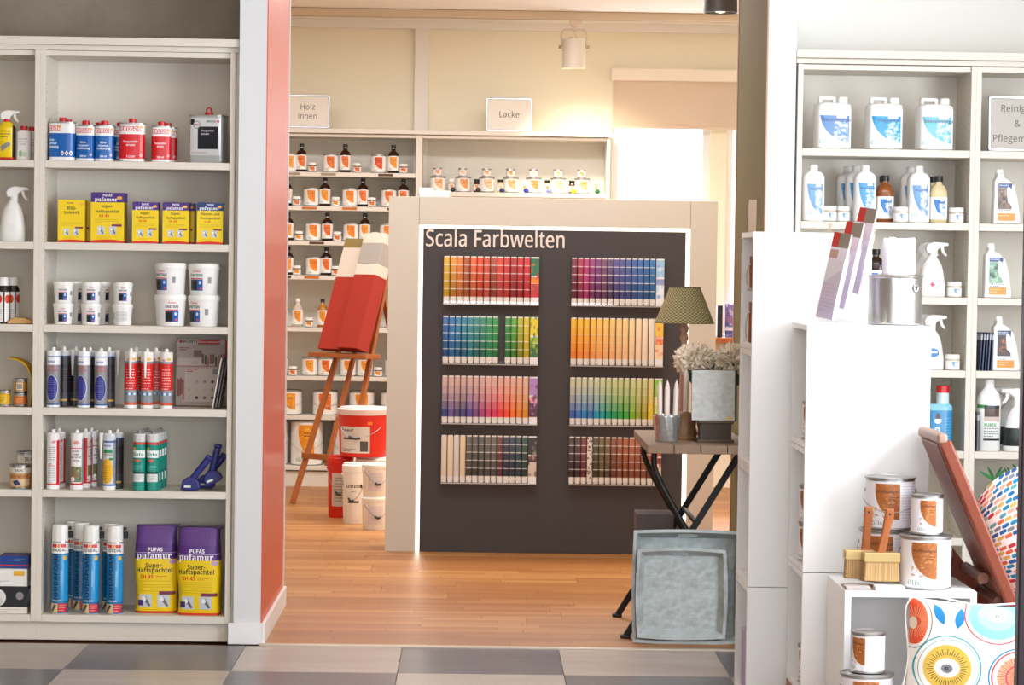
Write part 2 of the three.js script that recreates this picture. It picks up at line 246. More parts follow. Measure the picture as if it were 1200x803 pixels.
function ceilingPanel(label, x, z, w, d, col, power, glow) {
  const c = thing('ceiling_light_panel', label, 'lamp', [x, 3.05, z]);
  mesh('frame', merge([rbox(w + 0.04, 0.03, 0.02, 0.003, 0, -0.015, d / 2 + 0.01), rbox(w + 0.04, 0.03, 0.02, 0.003, 0, -0.015, -d / 2 - 0.01), rbox(0.02, 0.03, d, 0.003, w / 2 + 0.01, -0.015, 0), rbox(0.02, 0.03, d, 0.003, -w / 2 - 0.01, -0.015, 0)]), M.white, c);
  mesh('light_diffuser', box(w, 0.01, d, 0, -0.012, 0), new THREE.MeshStandardMaterial({ color: '#fff', emissive: col, emissiveIntensity: glow }), c);
  const l = new THREE.RectAreaLight(col, power, w, d); l.name = 'panel_light'; l.position.set(x, 3.025, z); l.lookAt(x, 0, z); scene.add(l);
}
ceilingPanel('warm ceiling light over the passage side of the back room', -0.6, -2.6, 1.2, 0.5, '#fdfaf8', 13, 1.0);
ceilingPanel('warm ceiling light above the paint display', 0.9, -2.9, 1.2, 0.5, '#fdfaf8', 13, 1.0);
ceilingPanel('warm ceiling light above the easel', -0.9, -5.2, 1.2, 0.5, '#fbfaff', 26, 1.0);
ceilingPanel('warm ceiling light behind the paint display', 0.8, -5.2, 1.2, 0.5, '#fbfaff', 26, 1.0);
ceilingPanel('ceiling light in the front room above the tiled floor', -0.9, 2.4, 1.2, 0.6, '#ffdcb4', 8, 1.0);
ceilingPanel('ceiling light in the front room near the right shelves', 1.9, 1.9, 1.2, 0.6, '#f6f7ff', 8, 1.0);

// ------------------------------------------------------------------ bookcases
function bookcase(label, x0, x1, zf, depth, shelves, top, o = {}) {     // an open unit: two sides, back, shelves
  const t = 0.02, g = thing('bookcase', label, 'bookcase', [(x0 + x1) / 2, 0, zf]), w = x1 - x0, base = o.base ?? 0.074, th = o.th ?? 0.028;
  for (const s of [-1, 1]) mesh('side_panel', rbox(t, top - base, depth, 0.0015, s * (w / 2 - t / 2), base + (top - base) / 2, -depth / 2), M.shelf, g);
  mesh('back_panel', box(w - 2 * t, top - base, 0.008, 0, base + (top - base) / 2, -depth + 0.004), M.shelf, g);
  for (const y of shelves) mesh('shelf', rbox(w - 2 * t - 0.001, th, depth - 0.009, 0.0015, 0, y - th / 2, -(depth - 0.009) / 2), M.shelf, g);
  mesh('top_panel', rbox(w - 2 * t, 0.02, depth - 0.012, 0.0015, 0, top - 0.011, -(depth + 0.012) / 2), M.shelf, g);
  if (!o.noKick) mesh('kick_board', rbox(w, base - 0.002, 0.016, 0.0015, 0, (base - 0.002) / 2, -0.028), M.shelf, g);
  const holes = []; for (let y = 0.35; y < top - 0.1; y += 0.032) if (o.holes) for (const s of [-1, 1]) for (const zz of [-0.035, -depth + 0.04]) holes.push(new THREE.CylinderGeometry(0.0022, 0.0022, 0.001, 6).rotateZ(PI / 2).translate(s * (w / 2 - t - 0.0005), y, zz));
  if (holes.length) mesh('pin_holes', merge(holes), std('#6d665c', 0.8), g).userData.kind = 'stuff';
  return g;
}
const S = [1.848, 1.535, 1.218, 0.899, 0.582, 0.1], ZF = -0.67, DP = 0.315;
bookcase('left white bookcase cut off by the picture edge, with spray bottles', -2.135, -1.415, ZF, DP, S, 2.27, { holes: 1 });
bookcase('tall white bookcase left of the orange wall, full of sealants', -1.415, -0.668, ZF, DP, S, 2.27, { holes: 1 });
info(struct('cornice_board', merge([rbox(1.49, 0.03, 0.335, 0.002, -1.397, 2.305, ZF - 0.15), rbox(1.485, 0.02, 0.02, 0.002, -1.399, 2.28, ZF - 0.016)]), M.shelf), 'white top board across both left bookcases', 'board').userData = { label: 'white top board lying across both left bookcases', category: 'board' };
info(mesh('filler_strip', rbox(0.014, 2.22, 0.03, 0.002, -0.66, 1.18, ZF - 0.03), M.shelf, scene), 'narrow white filler strip between left bookcase and white column', 'strip');
const SR = [1.938, 1.658, 1.372, 1.09, 0.778, 0.44, 0.1];
bookcase('white bookcase on the right with white canisters and bottles', 1.49, 2.178, ZF, DP, SR, 2.262, { holes: 1 });
bookcase('white bookcase at the right picture edge with the grey sign', 2.178, 2.90, ZF, DP, SR, 2.262, { holes: 1 });
info(mesh('cornice_board_001', merge([rbox(1.43, 0.03, 0.335, 0.002, 2.197, 2.30, ZF - 0.15), rbox(1.425, 0.02, 0.02, 0.002, 2.197, 2.274, ZF - 0.016)]), M.shelf, scene), 'white top board lying across both right bookcases', 'board');
taken.cornice_board = 2;
// back room bookcases
const SB = [2.04, 1.82, 1.595, 1.372, 1.035, 0.718, 0.463, 0.135], ZK = -7.4;
const bc1 = bookcase('white bookcase at the back with orange labelled tins and bottles', -1.75, -0.115, ZK, 0.33, SB, 2.29, { base: 0.1 });
const bc2 = bookcase('white bookcase behind the colour display, holding pale varnish tins', -0.115, 1.12, ZK, 0.33, [1.925, 1.6, 1.25, 0.9, 0.55, 0.135], 2.29, { base: 0.1 });
info(mesh('cornice_board_002', rbox(2.9, 0.03, 0.36, 0.002, -0.31, 2.307, ZK - 0.16), M.shelf, scene), 'cream top board lying across the back bookcases', 'board');
for (const [y, list] of [[0, [[-0.70, 'grayTag'], [-0.33, 'brownTag'], [-0.93, 'grayTag']]], [1, [[-0.82, 'orangeTag'], [-0.56, 'orangeTag'], [-0.27, 'brownTag']]], [2, [[-0.77, 'brownTag'], [-0.48, 'grayTag'], [-0.24, 'brownTag']]], [3, [[-0.80, 'orangeTag'], [-0.98, 'brownTag'], [-0.3, 'brownTag']]]])
  for (const [x, m] of list) mesh('colour_tag', rbox(0.095, 0.016, 0.003, 0.001, x - (-1.75 - 0.115) / 2, SB[y] - 0.013, 0.0018), M[m], bc1);
// ------------------------------------------------------------------ prints
const solvent = (col, l1, vol) => print(150, 220, (c, w, h) => {
  fill(c, '#f3f2f0', 0, 0, w, h); fill(c, col, 0, h * 0.28, w, h * 0.64); txt(c, 'PROSOL', w * 0.46, h * 0.14, 32, '#ffffff', { bold: 1, stroke: '#cf2a30', lw: 7, sx: 1.0 }); fill(c, '#e9a84a', w * 0.80, h * 0.07, w * 0.14, h * 0.06);
  l1.forEach((s, i) => txt(c, s, w * 0.47, h * (0.47 + i * 0.085), 18, '#f4f6fa', { bold: 1 })); txt(c, vol, w * 0.47, h * 0.86, 17, '#f4f6fa', { bold: 1 }); disc(c, w * 0.87, h * 0.82, 8, '#fff'); disc(c, w * 0.87, h * 0.82, 5, '#c8262c');
});
const P = {};
P.nitroBig = print(180, 220, (c, w, h) => { fill(c, '#f3f2f0', 0, 0, w, h); fill(c, '#0f5fae', 0, h * 0.28, w, h * 0.62); txt(c, 'PROSOL', w * 0.13, h * 0.14, 33, '#ffffff', { bold: 1, stroke: '#cf2a30', lw: 7 }); fill(c, '#e9a84a', w * 0.36, h * 0.08, w * 0.16, h * 0.06);
  ['Nitro-', 'Universal-', 'verdünnung'].forEach((s, i) => txt(c, s, w * 0.12, h * (0.45 + i * 0.09), 19, '#f4f6fa', { bold: 1 })); for (let i = 0; i < 3; i++) { poly(c, [[w * (0.58 + i * 0.16), h * 0.73], [w * (0.65 + i * 0.16), h * 0.8], [w * (0.58 + i * 0.16), h * 0.87], [w * (0.51 + i * 0.16), h * 0.8]], '#f6f6f6'); disc(c, w * (0.58 + i * 0.16), h * 0.8, 5, i ? '#444' : '#c8262c'); } });
P.nitro = solvent('#0f5fae', ['Nitro-', 'Universal-', 'verdünnung'], '500 ml'); P.terp1 = solvent('#d3121d', ['Terpentin-', 'ersatz'], '1 Liter'); P.terp5 = solvent('#d3121d', ['Terpentin-', 'ersatz'], '500 ml');
P.metalCan = print(190, 260, (c, w, h) => { fill(c, '#b9bcbd', 0, 0, w, h); fill(c, '#dfe1e2', w * 0.04, h * 0.06, w * 0.92, h * 0.78); fill(c, '#23252d', w * 0.28, h * 0.24, w * 0.60, h * 0.47); fill(c, '#2c2e35', w * 0.06, h * 0.08, w * 0.12, h * 0.12); disc(c, w * 0.25, h * 0.2, 21, '#8d8790'); disc(c, w * 0.25, h * 0.2, 17, '#e4e0e6'); txt(c, 'NEU', w * 0.25, h * 0.2, 14, '#8d2a3c', { bold: 1 }); txt(c, 'BIOPIN', w * 0.67, h * 0.13, 15, '#30323a', { bold: 1 }); disc(c, w * 0.88, h * 0.13, 7, '#c3333f');
  txt(c, 'Terpentin-', w * 0.58, h * 0.32, 15, '#f2f2f2', { bold: 1 }); txt(c, 'ersatz', w * 0.5, h * 0.39, 15, '#f2f2f2', { bold: 1 }); lines(c, w * 0.12, h * 0.78, w * 0.7, 1, 4, '#b4625a', 3); });
const photoBit = (c, x, y, w, h) => { fill(c, '#c9ced2', x, y, w, h); poly(c, [[x + w * 0.2, y + h * 0.25], [x + w * 0.5, y + h * 0.15], [x + w * 0.9, y + h * 0.85], [x + w * 0.75, y + h * 0.95]], '#6a6d72'); disc(c, x + w * 0.35, y + h * 0.35, w * 0.18, '#eef0f0'); };
const powder = (head, brand, title, code, wide) => print(180, 270, (c, w, h) => {
  fill(c, '#f2d109', 0, 0, w, h); if (head) { fill(c, head, 0, 0, w, h * 0.19); txt(c, 'PUFAS', w * 0.5, h * 0.05, 17, '#ffffff', { bold: 1 }); txt(c, brand, w * 0.46, h * 0.135, 28, '#ffffff', { bold: 1, font: 'serif' }); } else txt(c, 'PUFAS', w * 0.45, h * 0.07, 15, '#3a3020', { bold: 1 });
  disc(c, w * 0.87, h * (head ? 0.10 : 0.09), 15, '#efb04a', 9); title.forEach((s, i) => txt(c, s, w * 0.5, h * ((head ? 0.27 : 0.19) + i * 0.1), title.length > 1 && s.length > 11 ? 21 : head ? 22 : 28, '#3a3020', { bold: 1 })); if (code) txt(c, code, w * 0.4, h * 0.46, 22, '#d63a1e', { bold: 1 });
  lines(c, w * 0.12, h * 0.53, w * 0.75, 3, 9, '#a08a18', 2); fill(c, '#7a2f4e', w * 0.64, h * 0.63, w * 0.3, 12); photoBit(c, w * 0.2, h * 0.67, 40, 45); photoBit(c, w * 0.56, h * 0.67, 40, 45); lines(c, w * 0.2, h * 0.88, w * 0.6, 2, 7, '#b09818', 2);
  c.fillStyle = '#d8261a'; c.beginPath(); c.moveTo(0, h); c.lineTo(0, h * 0.96); c.quadraticCurveTo(w * 0.5, h * 0.91, w, h * 0.96); c.lineTo(w, h); c.fill();
});
P.blitz = powder(null, '', ['Blitz-', 'zement'], ''); P.haft = powder('#4b2a82', 'pufamur', ['Super-', 'Haftspachtel'], 'SH 45'); P.flaechen = powder('#1f3a78', 'pufaplast', ['Flächen- und', 'Fleckspachtel'], 'V 30');
const sideOf = (head) => print(90, 270, (c, w, h) => { fill(c, '#d8bb10', 0, 0, w, h); if (head) fill(c, head, 0, 0, w, h * 0.19); lines(c, 10, h * 0.28, 65, 14, 11, '#9a861a', 2); fill(c, '#d8261a', 0, h * 0.96, w, h * 0.04); });
P.sideY = sideOf(null); P.sideP = sideOf('#4b2a82'); P.sideB = sideOf('#1f3a78'); const flat = (col) => print(16, 16, (c, w, h) => fill(c, col, 0, 0, w, h));
P.fY = flat('#e6c60c'); P.fP = flat('#4b2a82'); P.fB = flat('#1f3a78'); P.fW = flat('#efeeea');
const onetime = (k) => print(260, 170, (c, w, h) => { fill(c, '#f1f1ef', 0, 0, w, h); const x = w * [0.34, 0.36, 0.12, 0.40, 0.06][k]; fill(c, '#3c3a40', x, h * 0.42, 52, h * 0.42); fill(c, '#16191f', x + 4, h * 0.5, 44, h * 0.3); fill(c, '#1f62b4', x + 52, h * 0.42, 42, h * 0.42); disc(c, x + 74, h * 0.54, 9, '#dfeaf6', 12); disc(c, x + 78, h * 0.76, 9, '#e0566a'); fill(c, '#d8313a', x, h * 0.37, 94, 6); txt(c, 'ONETIME', x + 47, h * 0.27, 25, '#22242a', { bold: 1, sx: 0.85 }); txt(c, 'Cremo', x + 50, h * 0.12, 17, '#d8313a', { bold: 1 });
  const bx2 = x + 130; if (bx2 < w - 30) { fill(c, '#e9e9ea', bx2 - 3, h * 0.32, 30, 44); for (let i = 0; i < 9; i++) fill(c, '#44464a', bx2, h * 0.34 + i * 4.4, 24, 2.6); } for (let i = 0; i < 6; i++) fill(c, '#e48a8c', 6, h * (0.3 + i * 0.09), 18, 4); });
P.one = [0, 1, 2, 3, 4].map(onetime); P.oneBack = print(200, 150, (c, w, h) => { fill(c, '#f1f1ef', 0, 0, w, h); lines(c, w * 0.25, h * 0.25, w * 0.5, 10, 9, '#7b7c80', 3); for (let i = 0; i < 8; i++) fill(c, '#55575a', w * 0.08, h * (0.3 + i * 0.05), 22, 3); });
P.beko = print(90, 330, (c, w, h) => { fill(c, '#8e9094', 0, 0, w, h); fill(c, '#eef0f2', 0, 0, w, h * 0.24); fill(c, '#22519e', 0, h * 0.085, w, 5); txt(c, 'beko', w * 0.42, h * 0.18, 20, '#2a4f9c', { bold: 1 }); ['SUPER-', 'SILIKON'].forEach((s, i) => txt(c, s, w * 0.5, h * (0.28 + i * 0.06), 16, '#cc3c44', { bold: 1 })); disc(c, w * 0.46, h * 0.65, 37, '#d8dae4', 76); disc(c, w * 0.46, h * 0.65, 34, '#2c2f86', 73); lines(c, w * 0.18, h * 0.52, w * 0.55, 11, 11, '#7f86c4', 2); fill(c, '#1f5cab', 0, h * 0.93, w, 8); fill(c, '#f0f1f1', 0, h * 0.955, w, h * 0.05); });
P.bekoDark = print(90, 330, (c, w, h) => { fill(c, '#3b3c42', 0, 0, w, h); fill(c, '#c9ccd0', 0, 0, w, h * 0.1); fill(c, '#22519e', 0, h * 0.085, w, 6); fill(c, '#2a1f26', 0, h * 0.24, w, h * 0.5); lines(c, 8, h * 0.3, w - 16, 16, 12, '#60606a', 2); fill(c, '#d8a94a', 0, h * 0.86, w * 0.6, 12); });
P.wRed = print(90, 330, (c, w, h) => { fill(c, '#8c9197', 0, 0, w, h); fill(c, '#eeeae6', 0, 0, w, h * 0.16); fill(c, '#d81a12', w * 0.08, h * 0.2, w * 0.92, h * 0.47); lines(c, w * 0.2, h * 0.3, w * 0.6, 8, 16, '#f6d8d4', 4); for (let i = 0; i < 4; i++) disc(c, w * (0.25 + i * 0.17), h * 0.74, 8, ['#2a7fc0', '#d7e4ee', '#2a7fc0', '#dfe6ea'][i]); fill(c, '#3aa24a', 2, h * 0.62, 8, 16); txt(c, '-W-', w * 0.35, h * 0.135, 16, '#c8141e', { bold: 1 }); disc(c, w * 0.68, h * 0.12, 12, '#e5b34a', 9); fill(c, '#e0531a', 0, h * 0.89, w, 14); fill(c, '#f2f0ec', 0, h * 0.94, w, h * 0.07); });
P.wWhite = print(90, 330, (c, w, h) => { fill(c, '#eeecea', 0, 0, w, h); fill(c, '#cf1a1c', w * 0.72, h * 0.12, w * 0.2, h * 0.77); txt(c, '-W', w * 0.5, h * 0.15, 24, '#cf1a1c', { bold: 1 }); lines(c, w * 0.2, h * 0.24, w * 0.42, 9, 12, '#6d7076', 4); txt(c, 'Silikon', w * 0.36, h * 0.57, 12, '#cf1a1c', { bold: 1 }); lines(c, w * 0.15, h * 0.62, w * 0.5, 9, 10, '#8a8d92', 3); fill(c, '#cf1a1c', 0, h * 0.89, w, 7); fill(c, '#f4f3f1', 0, h * 0.92, w, h * 0.09); });
P.wPhoto = print(90, 330, (c, w, h) => { fill(c, '#efecea', 0, 0, w, h); fill(c, '#cf1a1c', 0, h * 0.1, w * 0.12, h * 0.8); fill(c, '#8f9296', w * 0.88, h * 0.1, w * 0.12, h * 0.8); txt(c, '-W-', w * 0.5, h * 0.16, 30, '#cf1a1c', { bold: 1 }); fill(c, '#cf1a1c', w * 0.1, h * 0.25, w * 0.8, 4); ['KLEBT', 'UND', 'DICHTET', 'TOTAL'].forEach((s, i) => txt(c, s, w * 0.5, h * (0.31 + i * 0.055), 15, '#2a2c30', { bold: 1 })); fill(c, '#6f7a56', w * 0.14, h * 0.58, w * 0.72, h * 0.28); speck(c, w, h, 0, ['#fff'], 1, 1, 1); for (let i = 0; i < 14; i++) { c.globalAlpha = 0.8; fill(c, ['#b4543a', '#3a5a3a', '#d8c06a', '#8a9aa6'][i % 4], R(w * 0.16, w * 0.74), R(h * 0.59, h * 0.82), R(5, 16), R(4, 14)); } c.globalAlpha = 1; disc(c, w * 0.28, h * 0.81, 14, '#f3f1ee'); fill(c, '#cf1a1c', 0, h * 0.88, w, 9); fill(c, '#f4f3f1', 0, h * 0.91, w, h * 0.1); });
P.bekoY = print(90, 330, (c, w, h) => { fill(c, '#d3d8de', 0, 0, w, h); fill(c, '#8e979f', w * 0.78, h * 0.1, w * 0.22, h * 0.78); fill(c, '#2353a0', 0, h * 0.12, w, 9); txt(c, 'beko', w * 0.38, h * 0.2, 18, '#2a4f9c', { bold: 1 }); fill(c, '#2f8a56', w * 0.12, h * 0.27, w * 0.6, h * 0.065); fill(c, '#a9a7a3', w * 0.12, h * 0.345, w * 0.6, h * 0.05); disc(c, w * 0.38, h * 0.66, 34, '#f0b80f', 74); disc(c, w * 0.62, h * 0.44, 13, '#2f8a3a', 8); lines(c, w * 0.12, h * 0.56, w * 0.5, 9, 12, '#b8860c', 3); fill(c, '#2353a0', 0, h * 0.89, w, 10); fill(c, '#f0f1f2', 0, h * 0.92, w, h * 0.09); });
P.sista = print(90, 330, (c, w, h) => { fill(c, '#12907e', 0, 0, w, h); fill(c, '#cfd4d2', 0, 0, w, h * 0.13); fill(c, '#d84038', 0, h * 0.135, w, h * 0.045); disc(c, w * 0.2, h * 0.25, 10, '#e0c33a'); fill(c, '#eef2f0', w * 0.08, h * 0.28, w * 0.84, h * 0.13); txt(c, 'Sista', w * 0.45, h * 0.35, 29, '#0f7a6a', { bold: 1 }); disc(c, w * 0.4, h * 0.46, 19, '#d86a5e', 9); lines(c, w * 0.15, h * 0.55, w * 0.6, 3, 10, '#7cc4b8', 3); fill(c, '#1d3a36', w * 0.06, h * 0.66, w * 0.8, 11); fill(c, '#e4e6e2', w * 0.06, h * 0.7, w * 0.8, h * 0.14); lines(c, w * 0.15, h * 0.73, w * 0.6, 3, 10, '#8a9a96', 3); });
P.foam = print(130, 380, (c, w, h) => { fill(c, '#0f6fa6', 0, 0, w, h); fill(c, '#efefed', 0, 0, w, h * 0.16); fill(c, '#d3343a', w * 0.14, h * 0.03, w * 0.26, h * 0.045); fill(c, '#e2a04a', w * 0.42, h * 0.03, w * 0.14, h * 0.045); fill(c, '#d3343a', w * 0.58, h * 0.03, w * 0.26, h * 0.045); txt(c, 'SOUDAL', w * 0.5, h * 0.11, 24, '#23252a', { bold: 1 }); fill(c, '#1a93d2', w * 0.58, h * 0.18, w * 0.42, h * 0.64); txt(c, 'SOUDAFOAM', w * 0.36, h * 0.49, 40, '#071018', { bold: 1, rot: -PI / 2, sx: 1.02 }); fill(c, '#f0b436', w * 0.72, h * 0.19, w * 0.16, h * 0.055); txt(c, 'Pistolenschaum', w * 0.62, h * 0.5, 12, '#cfe6f4', { rot: -PI / 2 }); txt(c, 'MAXI GUN', w * 0.42, h * 0.81, 12, '#e8f2f8', { bold: 1 }); fill(c, '#e8c886', w * 0.06, h * 0.85, w * 0.4, h * 0.13); poly(c, [[w * 0.1, h * 0.96], [w * 0.28, h * 0.86], [w * 0.4, h * 0.87], [w * 0.2, h * 0.97]], '#3a4a5a'); fill(c, '#cc2a34', w * 0.48, h * 0.85, w * 0.44, h * 0.12); lines(c, w * 0.53, h * 0.87, w * 0.34, 3, 13, '#f0b0b2', 4); fill(c, '#dcdcda', 0, h * 0.985, w, h * 0.02); });
P.bag = print(330, 600, (c, w, h) => { fill(c, '#f0cd06', 0, 0, w, h); fill(c, '#512a7a', 0, 0, w, h * 0.37); c.strokeStyle = '#7d5a98'; c.lineWidth = 2.5; for (let i = -10; i < 26; i++) { c.beginPath(); c.moveTo(i * 18, 0); c.lineTo(i * 18 + 130, h * 0.2); c.stroke(); } txt(c, 'PUFAS', w * 0.48, h * 0.265, 38, '#ffffff', { bold: 1 }); fill(c, '#c8b8d6', 0, h * 0.297, w, 4); txt(c, 'pufamur', w * 0.46, h * 0.335, 58, '#ffffff', { bold: 1, font: 'serif' }); txt(c, '★ ★ ★ ★', w * 0.48, h * 0.375, 12, '#f0d060'); disc(c, w * 0.88, h * 0.40, 26, '#b49ac8', 15);
  ['Super-', 'Haftspachtel'].forEach((s, i) => txt(c, s, w * 0.47, h * (0.445 + i * 0.055), 44, '#2f2820', { bold: 1 })); txt(c, 'SH 45', w * 0.3, h * 0.575, 38, '#d63a1e', { bold: 1 }); lines(c, w * 0.5, h * 0.565, w * 0.25, 2, 12, '#c8631e', 5); lines(c, w * 0.12, h * 0.62, w * 0.72, 6, 14, '#b49a10', 3); fill(c, '#7a2f4e', w * 0.58, h * 0.74, w * 0.36, 24); photoBit(c, w * 0.14, h * 0.78, 92, 88); photoBit(c, w * 0.54, h * 0.78, 92, 88); fill(c, '#4b2a82', w * 0.1, h * 0.84, 40, 40); lines(c, w * 0.2, h * 0.95, w * 0.5, 1, 8, '#b49a10', 4); c.fillStyle = '#d8391a'; c.fillRect(0, h * 0.97, w, h * 0.03); });
P.wBoard = print(330, 420, (c, w, h) => { fill(c, '#a79c94', 0, 0, w, h); fill(c, '#b3aaa2', 0, 0, w, h * 0.08); txt(c, 'WÜRTH', w * 0.27, h * 0.042, 26, '#3c3836', { bold: 1, sx: 1.15 }); disc(c, w * 0.08, h * 0.042, 10, '#a3282a'); fill(c, '#a82428', w * 0.41, h * 0.01, w * 0.42, h * 0.07); txt(c, 'Silikon-Sortiment', w * 0.61, h * 0.045, 17, '#dcc8c2', { bold: 1 }); fill(c, '#a82428', 0, 0, 8, h * 0.05); fill(c, '#9c2026', w * 0.93, h * 0.01, w * 0.06, h * 0.3); lines(c, w * 0.06, h * 0.13, w * 0.2, 2, 12, '#8d2a2c', 6); fill(c, '#7d6258', w * 0.33, h * 0.17, w * 0.16, h * 0.1); fill(c, '#bcb3aa', w * 0.03, h * 0.29, w * 0.45, h * 0.11); for (let i = 0; i < 9; i++) fill(c, ['#6a5048', '#4a4444', '#9c6a58', '#84564c'][i % 4], w * (0.49 + i * 0.05), h * R(0.2, 0.28), 12, h * 0.14); fill(c, '#a04a44', 0, h * 0.405, w, 4);
  fill(c, '#beb6ad', w * 0.17, h * 0.44, w * 0.8, h * 0.5); lines(c, w * 0.2, h * 0.45, w * 0.2, 2, 13, '#8d2a2c', 6); fill(c, '#7d8088', w * 0.7, h * 0.45, w * 0.2, h * 0.08); for (let j = 0; j < 3; j++) for (let i = 0; i < 5; i++) disc(c, w * (0.25 + i * 0.15), h * (0.64 + j * 0.12), 10, [['#b9b0a6', '#a39a8e', '#8d8276', '#4a4240', '#9a8e82'], ['#a9a29c', '#b7afa6', '#b3aba2', '#9f968c', '#b0a79e'], ['#b3aaa0', '#2a2626', '#6d5a50', '#231f22', '#aaa096']][j][i]); for (let i = 0; i < 5; i++) fill(c, ['#8a3a38', '#6d5a50'][i & 1], w * (0.03 + i * 0.025), h * R(0.58, 0.66), 8, h * R(0.2, 0.3)); });
P.yellowLabel = print(110, 150, (c, w, h) => { fill(c, '#231c16', 0, 0, w, h); fill(c, '#efcf12', w * 0.12, 0, w * 0.76, h); lines(c, w * 0.2, h * 0.14, w * 0.6, 3, 13, '#6a5a10', 4); poly(c, [[w * 0.2, h * 0.6], [w * 0.7, h * 0.45], [w * 0.8, h * 0.55], [w * 0.3, h * 0.75]], '#8a8d90'); fill(c, '#c8281e', 0, h * 0.92, w, h * 0.08); });
P.herb = print(110, 190, (c, w, h) => { fill(c, '#f0efec', 0, 0, w, h); txt(c, 'ALOE VERA', w * 0.5, h * 0.3, 13, '#6a8a6a'); txt(c, 'HANDPFLEGE', w * 0.5, h * 0.4, 12, '#8a8a86'); txt(c, 'LOTION', w * 0.5, h * 0.48, 12, '#8a8a86'); disc(c, w * 0.35, h * 0.78, 14, '#9ac29a', 20); disc(c, w * 0.6, h * 0.8, 20, '#c9dcc2', 16); });
P.blackRed = print(110, 200, (c, w, h) => { fill(c, '#151312', 0, 0, w, h); fill(c, '#e9e6e2', w * 0.05, h * 0.1, w * 0.5, h * 0.85); disc(c, w * 0.28, h * 0.3, 24, '#d8421c'); fill(c, '#e9e6e2', w * 0.65, h * 0.1, w * 0.3, h * 0.85); disc(c, w * 0.82, h * 0.3, 18, '#d8421c', 24); lines(c, w * 0.1, h * 0.6, w * 0.4, 5, 11, '#9c9894', 3); });
P.tinYellow = print(130, 90, (c, w, h) => { fill(c, '#d9a414', 0, 0, w, h); fill(c, '#e8c22a', w * 0.2, h * 0.15, w * 0.5, h * 0.7); lines(c, w * 0.25, h * 0.3, w * 0.4, 4, 10, '#7a5a10', 3); });
P.tinLid = print(130, 90, (c, w, h) => { fill(c, '#c88a1e', 0, 0, w, h); fill(c, '#efe9d6', w * 0.3, h * 0.1, w * 0.4, h * 0.8); for (let i = 0; i < 10; i++) fill(c, '#4a4038', w * (0.33 + i * 0.035), h * 0.2, 2.5, h * 0.6); });
P.tinOrange = print(130, 90, (c, w, h) => { fill(c, '#d8701a', 0, 0, w, h); lines(c, w * 0.25, h * 0.3, w * 0.5, 4, 12, '#f2c890', 4); });
P.acryl = print(180, 180, (c, w, h) => { fill(c, '#c99a5c', 0, 0, w, h); fill(c, '#e9e2d6', 0, 0, w, h * 0.28); txt(c, 'JKA', w * 0.5, h * 0.14, 30, '#3c3a38', { bold: 1, font: 'serif' }); txt(c, 'Acrylgrund', w * 0.5, h * 0.42, 24, '#8f2a1c', { bold: 1 }); fill(c, '#b9502a', 0, h * 0.5, w, 5); fill(c, '#e4c69c', w * 0.1, h * 0.58, w * 0.8, h * 0.36); poly(c, [[w * 0.25, h * 0.7], [w * 0.45, h * 0.62], [w * 0.6, h * 0.9], [w * 0.35, h * 0.92]], '#2c3a6a'); });
P.maskBox = print(260, 230, (c, w, h) => { fill(c, '#1c1d22', 0, 0, w, h); fill(c, '#1a74ae', 0, 0, w * 0.35, h * 0.75); disc(c, w * 0.3, h * 0.42, 52, '#e4e2e0', 72); disc(c, w * 0.3, h * 0.55, 30, '#cfcdca', 34); disc(c, w * 0.82, h * 0.35, 24, '#8d8a88', 34); fill(c, '#e3dfd4', 0, h * 0.76, w, h * 0.24); lines(c, 10, h * 0.85, w * 0.8, 2, 14, '#b9a890', 4); });
P.whiteBox = print(260, 150, (c, w, h) => { fill(c, '#efeee8', 0, 0, w, h); fill(c, '#e8b53a', w * 0.68, h * 0.1, w * 0.26, h * 0.3); fill(c, '#c8282a', 0, h * 0.0, w * 0.12, h * 0.2); txt(c, '3M', w * 0.12, h * 0.5, 26, '#c8282a', { bold: 1 }); lines(c, w * 0.1, h * 0.7, w * 0.5, 2, 14, '#8a8d90', 4); });
P.blueBox = print(260, 110, (c, w, h) => { fill(c, '#1d3f84', 0, 0, w, h); fill(c, '#c8332e', 0, h * 0.72, w, h * 0.1); lines(c, w * 0.5, h * 0.25, w * 0.4, 2, 14, '#6a8ac8', 5); });
// ------------------------------------------------------------------ left bookcases: goods
const G = () => new THREE.Group();
const protos = {};
function solventCan(w, h, d, pr) { const g = G(); const a = w / 2, b = d / 2;
  mesh('body', loft([[0, a - 0.002, b - 0.002], [0.003, a, b], [h - 0.003, a, b], [h, a - 0.003, b - 0.003]], { p: 3.4, rect: pr, n: 32 }), ink(pr, 0.32), g);
  mesh('rim', loft([[h - 0.002, a + 0.0008, b + 0.0008], [h + 0.003, a + 0.0008, b + 0.0008]], { p: 3.4, n: 32 }), M.steelDull, g);
  mesh('neck', loft([[h + 0.002, 0.011, 0.011], [h + 0.008, 0.011, 0.011]], { n: 16 }), M.steelDull, g);
  mesh('cap', loft([[h + 0.005, 0.0145, 0.0145], [h + 0.019, 0.0145, 0.0145], [h + 0.0205, 0.0125, 0.0125]], { n: 20 }), M.redCap, g); return g; }
protos.nitroBig = solventCan(0.1, 0.146, 0.065, P.nitroBig); protos.nitro = solventCan(0.072, 0.136, 0.055, P.nitro); protos.terp1 = solventCan(0.098, 0.146, 0.065, P.terp1); protos.terp5 = solventCan(0.076, 0.136, 0.055, P.terp5);
const onTop = 'on the top shelf';
put(protos.nitroBig, 'solvent_can', 'large blue thinner can, leftmost can on the top left shelf', 'can', [-1.337, S[0], -0.735], -0.12, 'blue thinner cans');
put(protos.nitroBig, 'solvent_can', 'blue thinner can half hidden behind the leftmost large blue can', 'can', [-1.336, S[0], -0.86], 0.1, 'blue thinner cans');
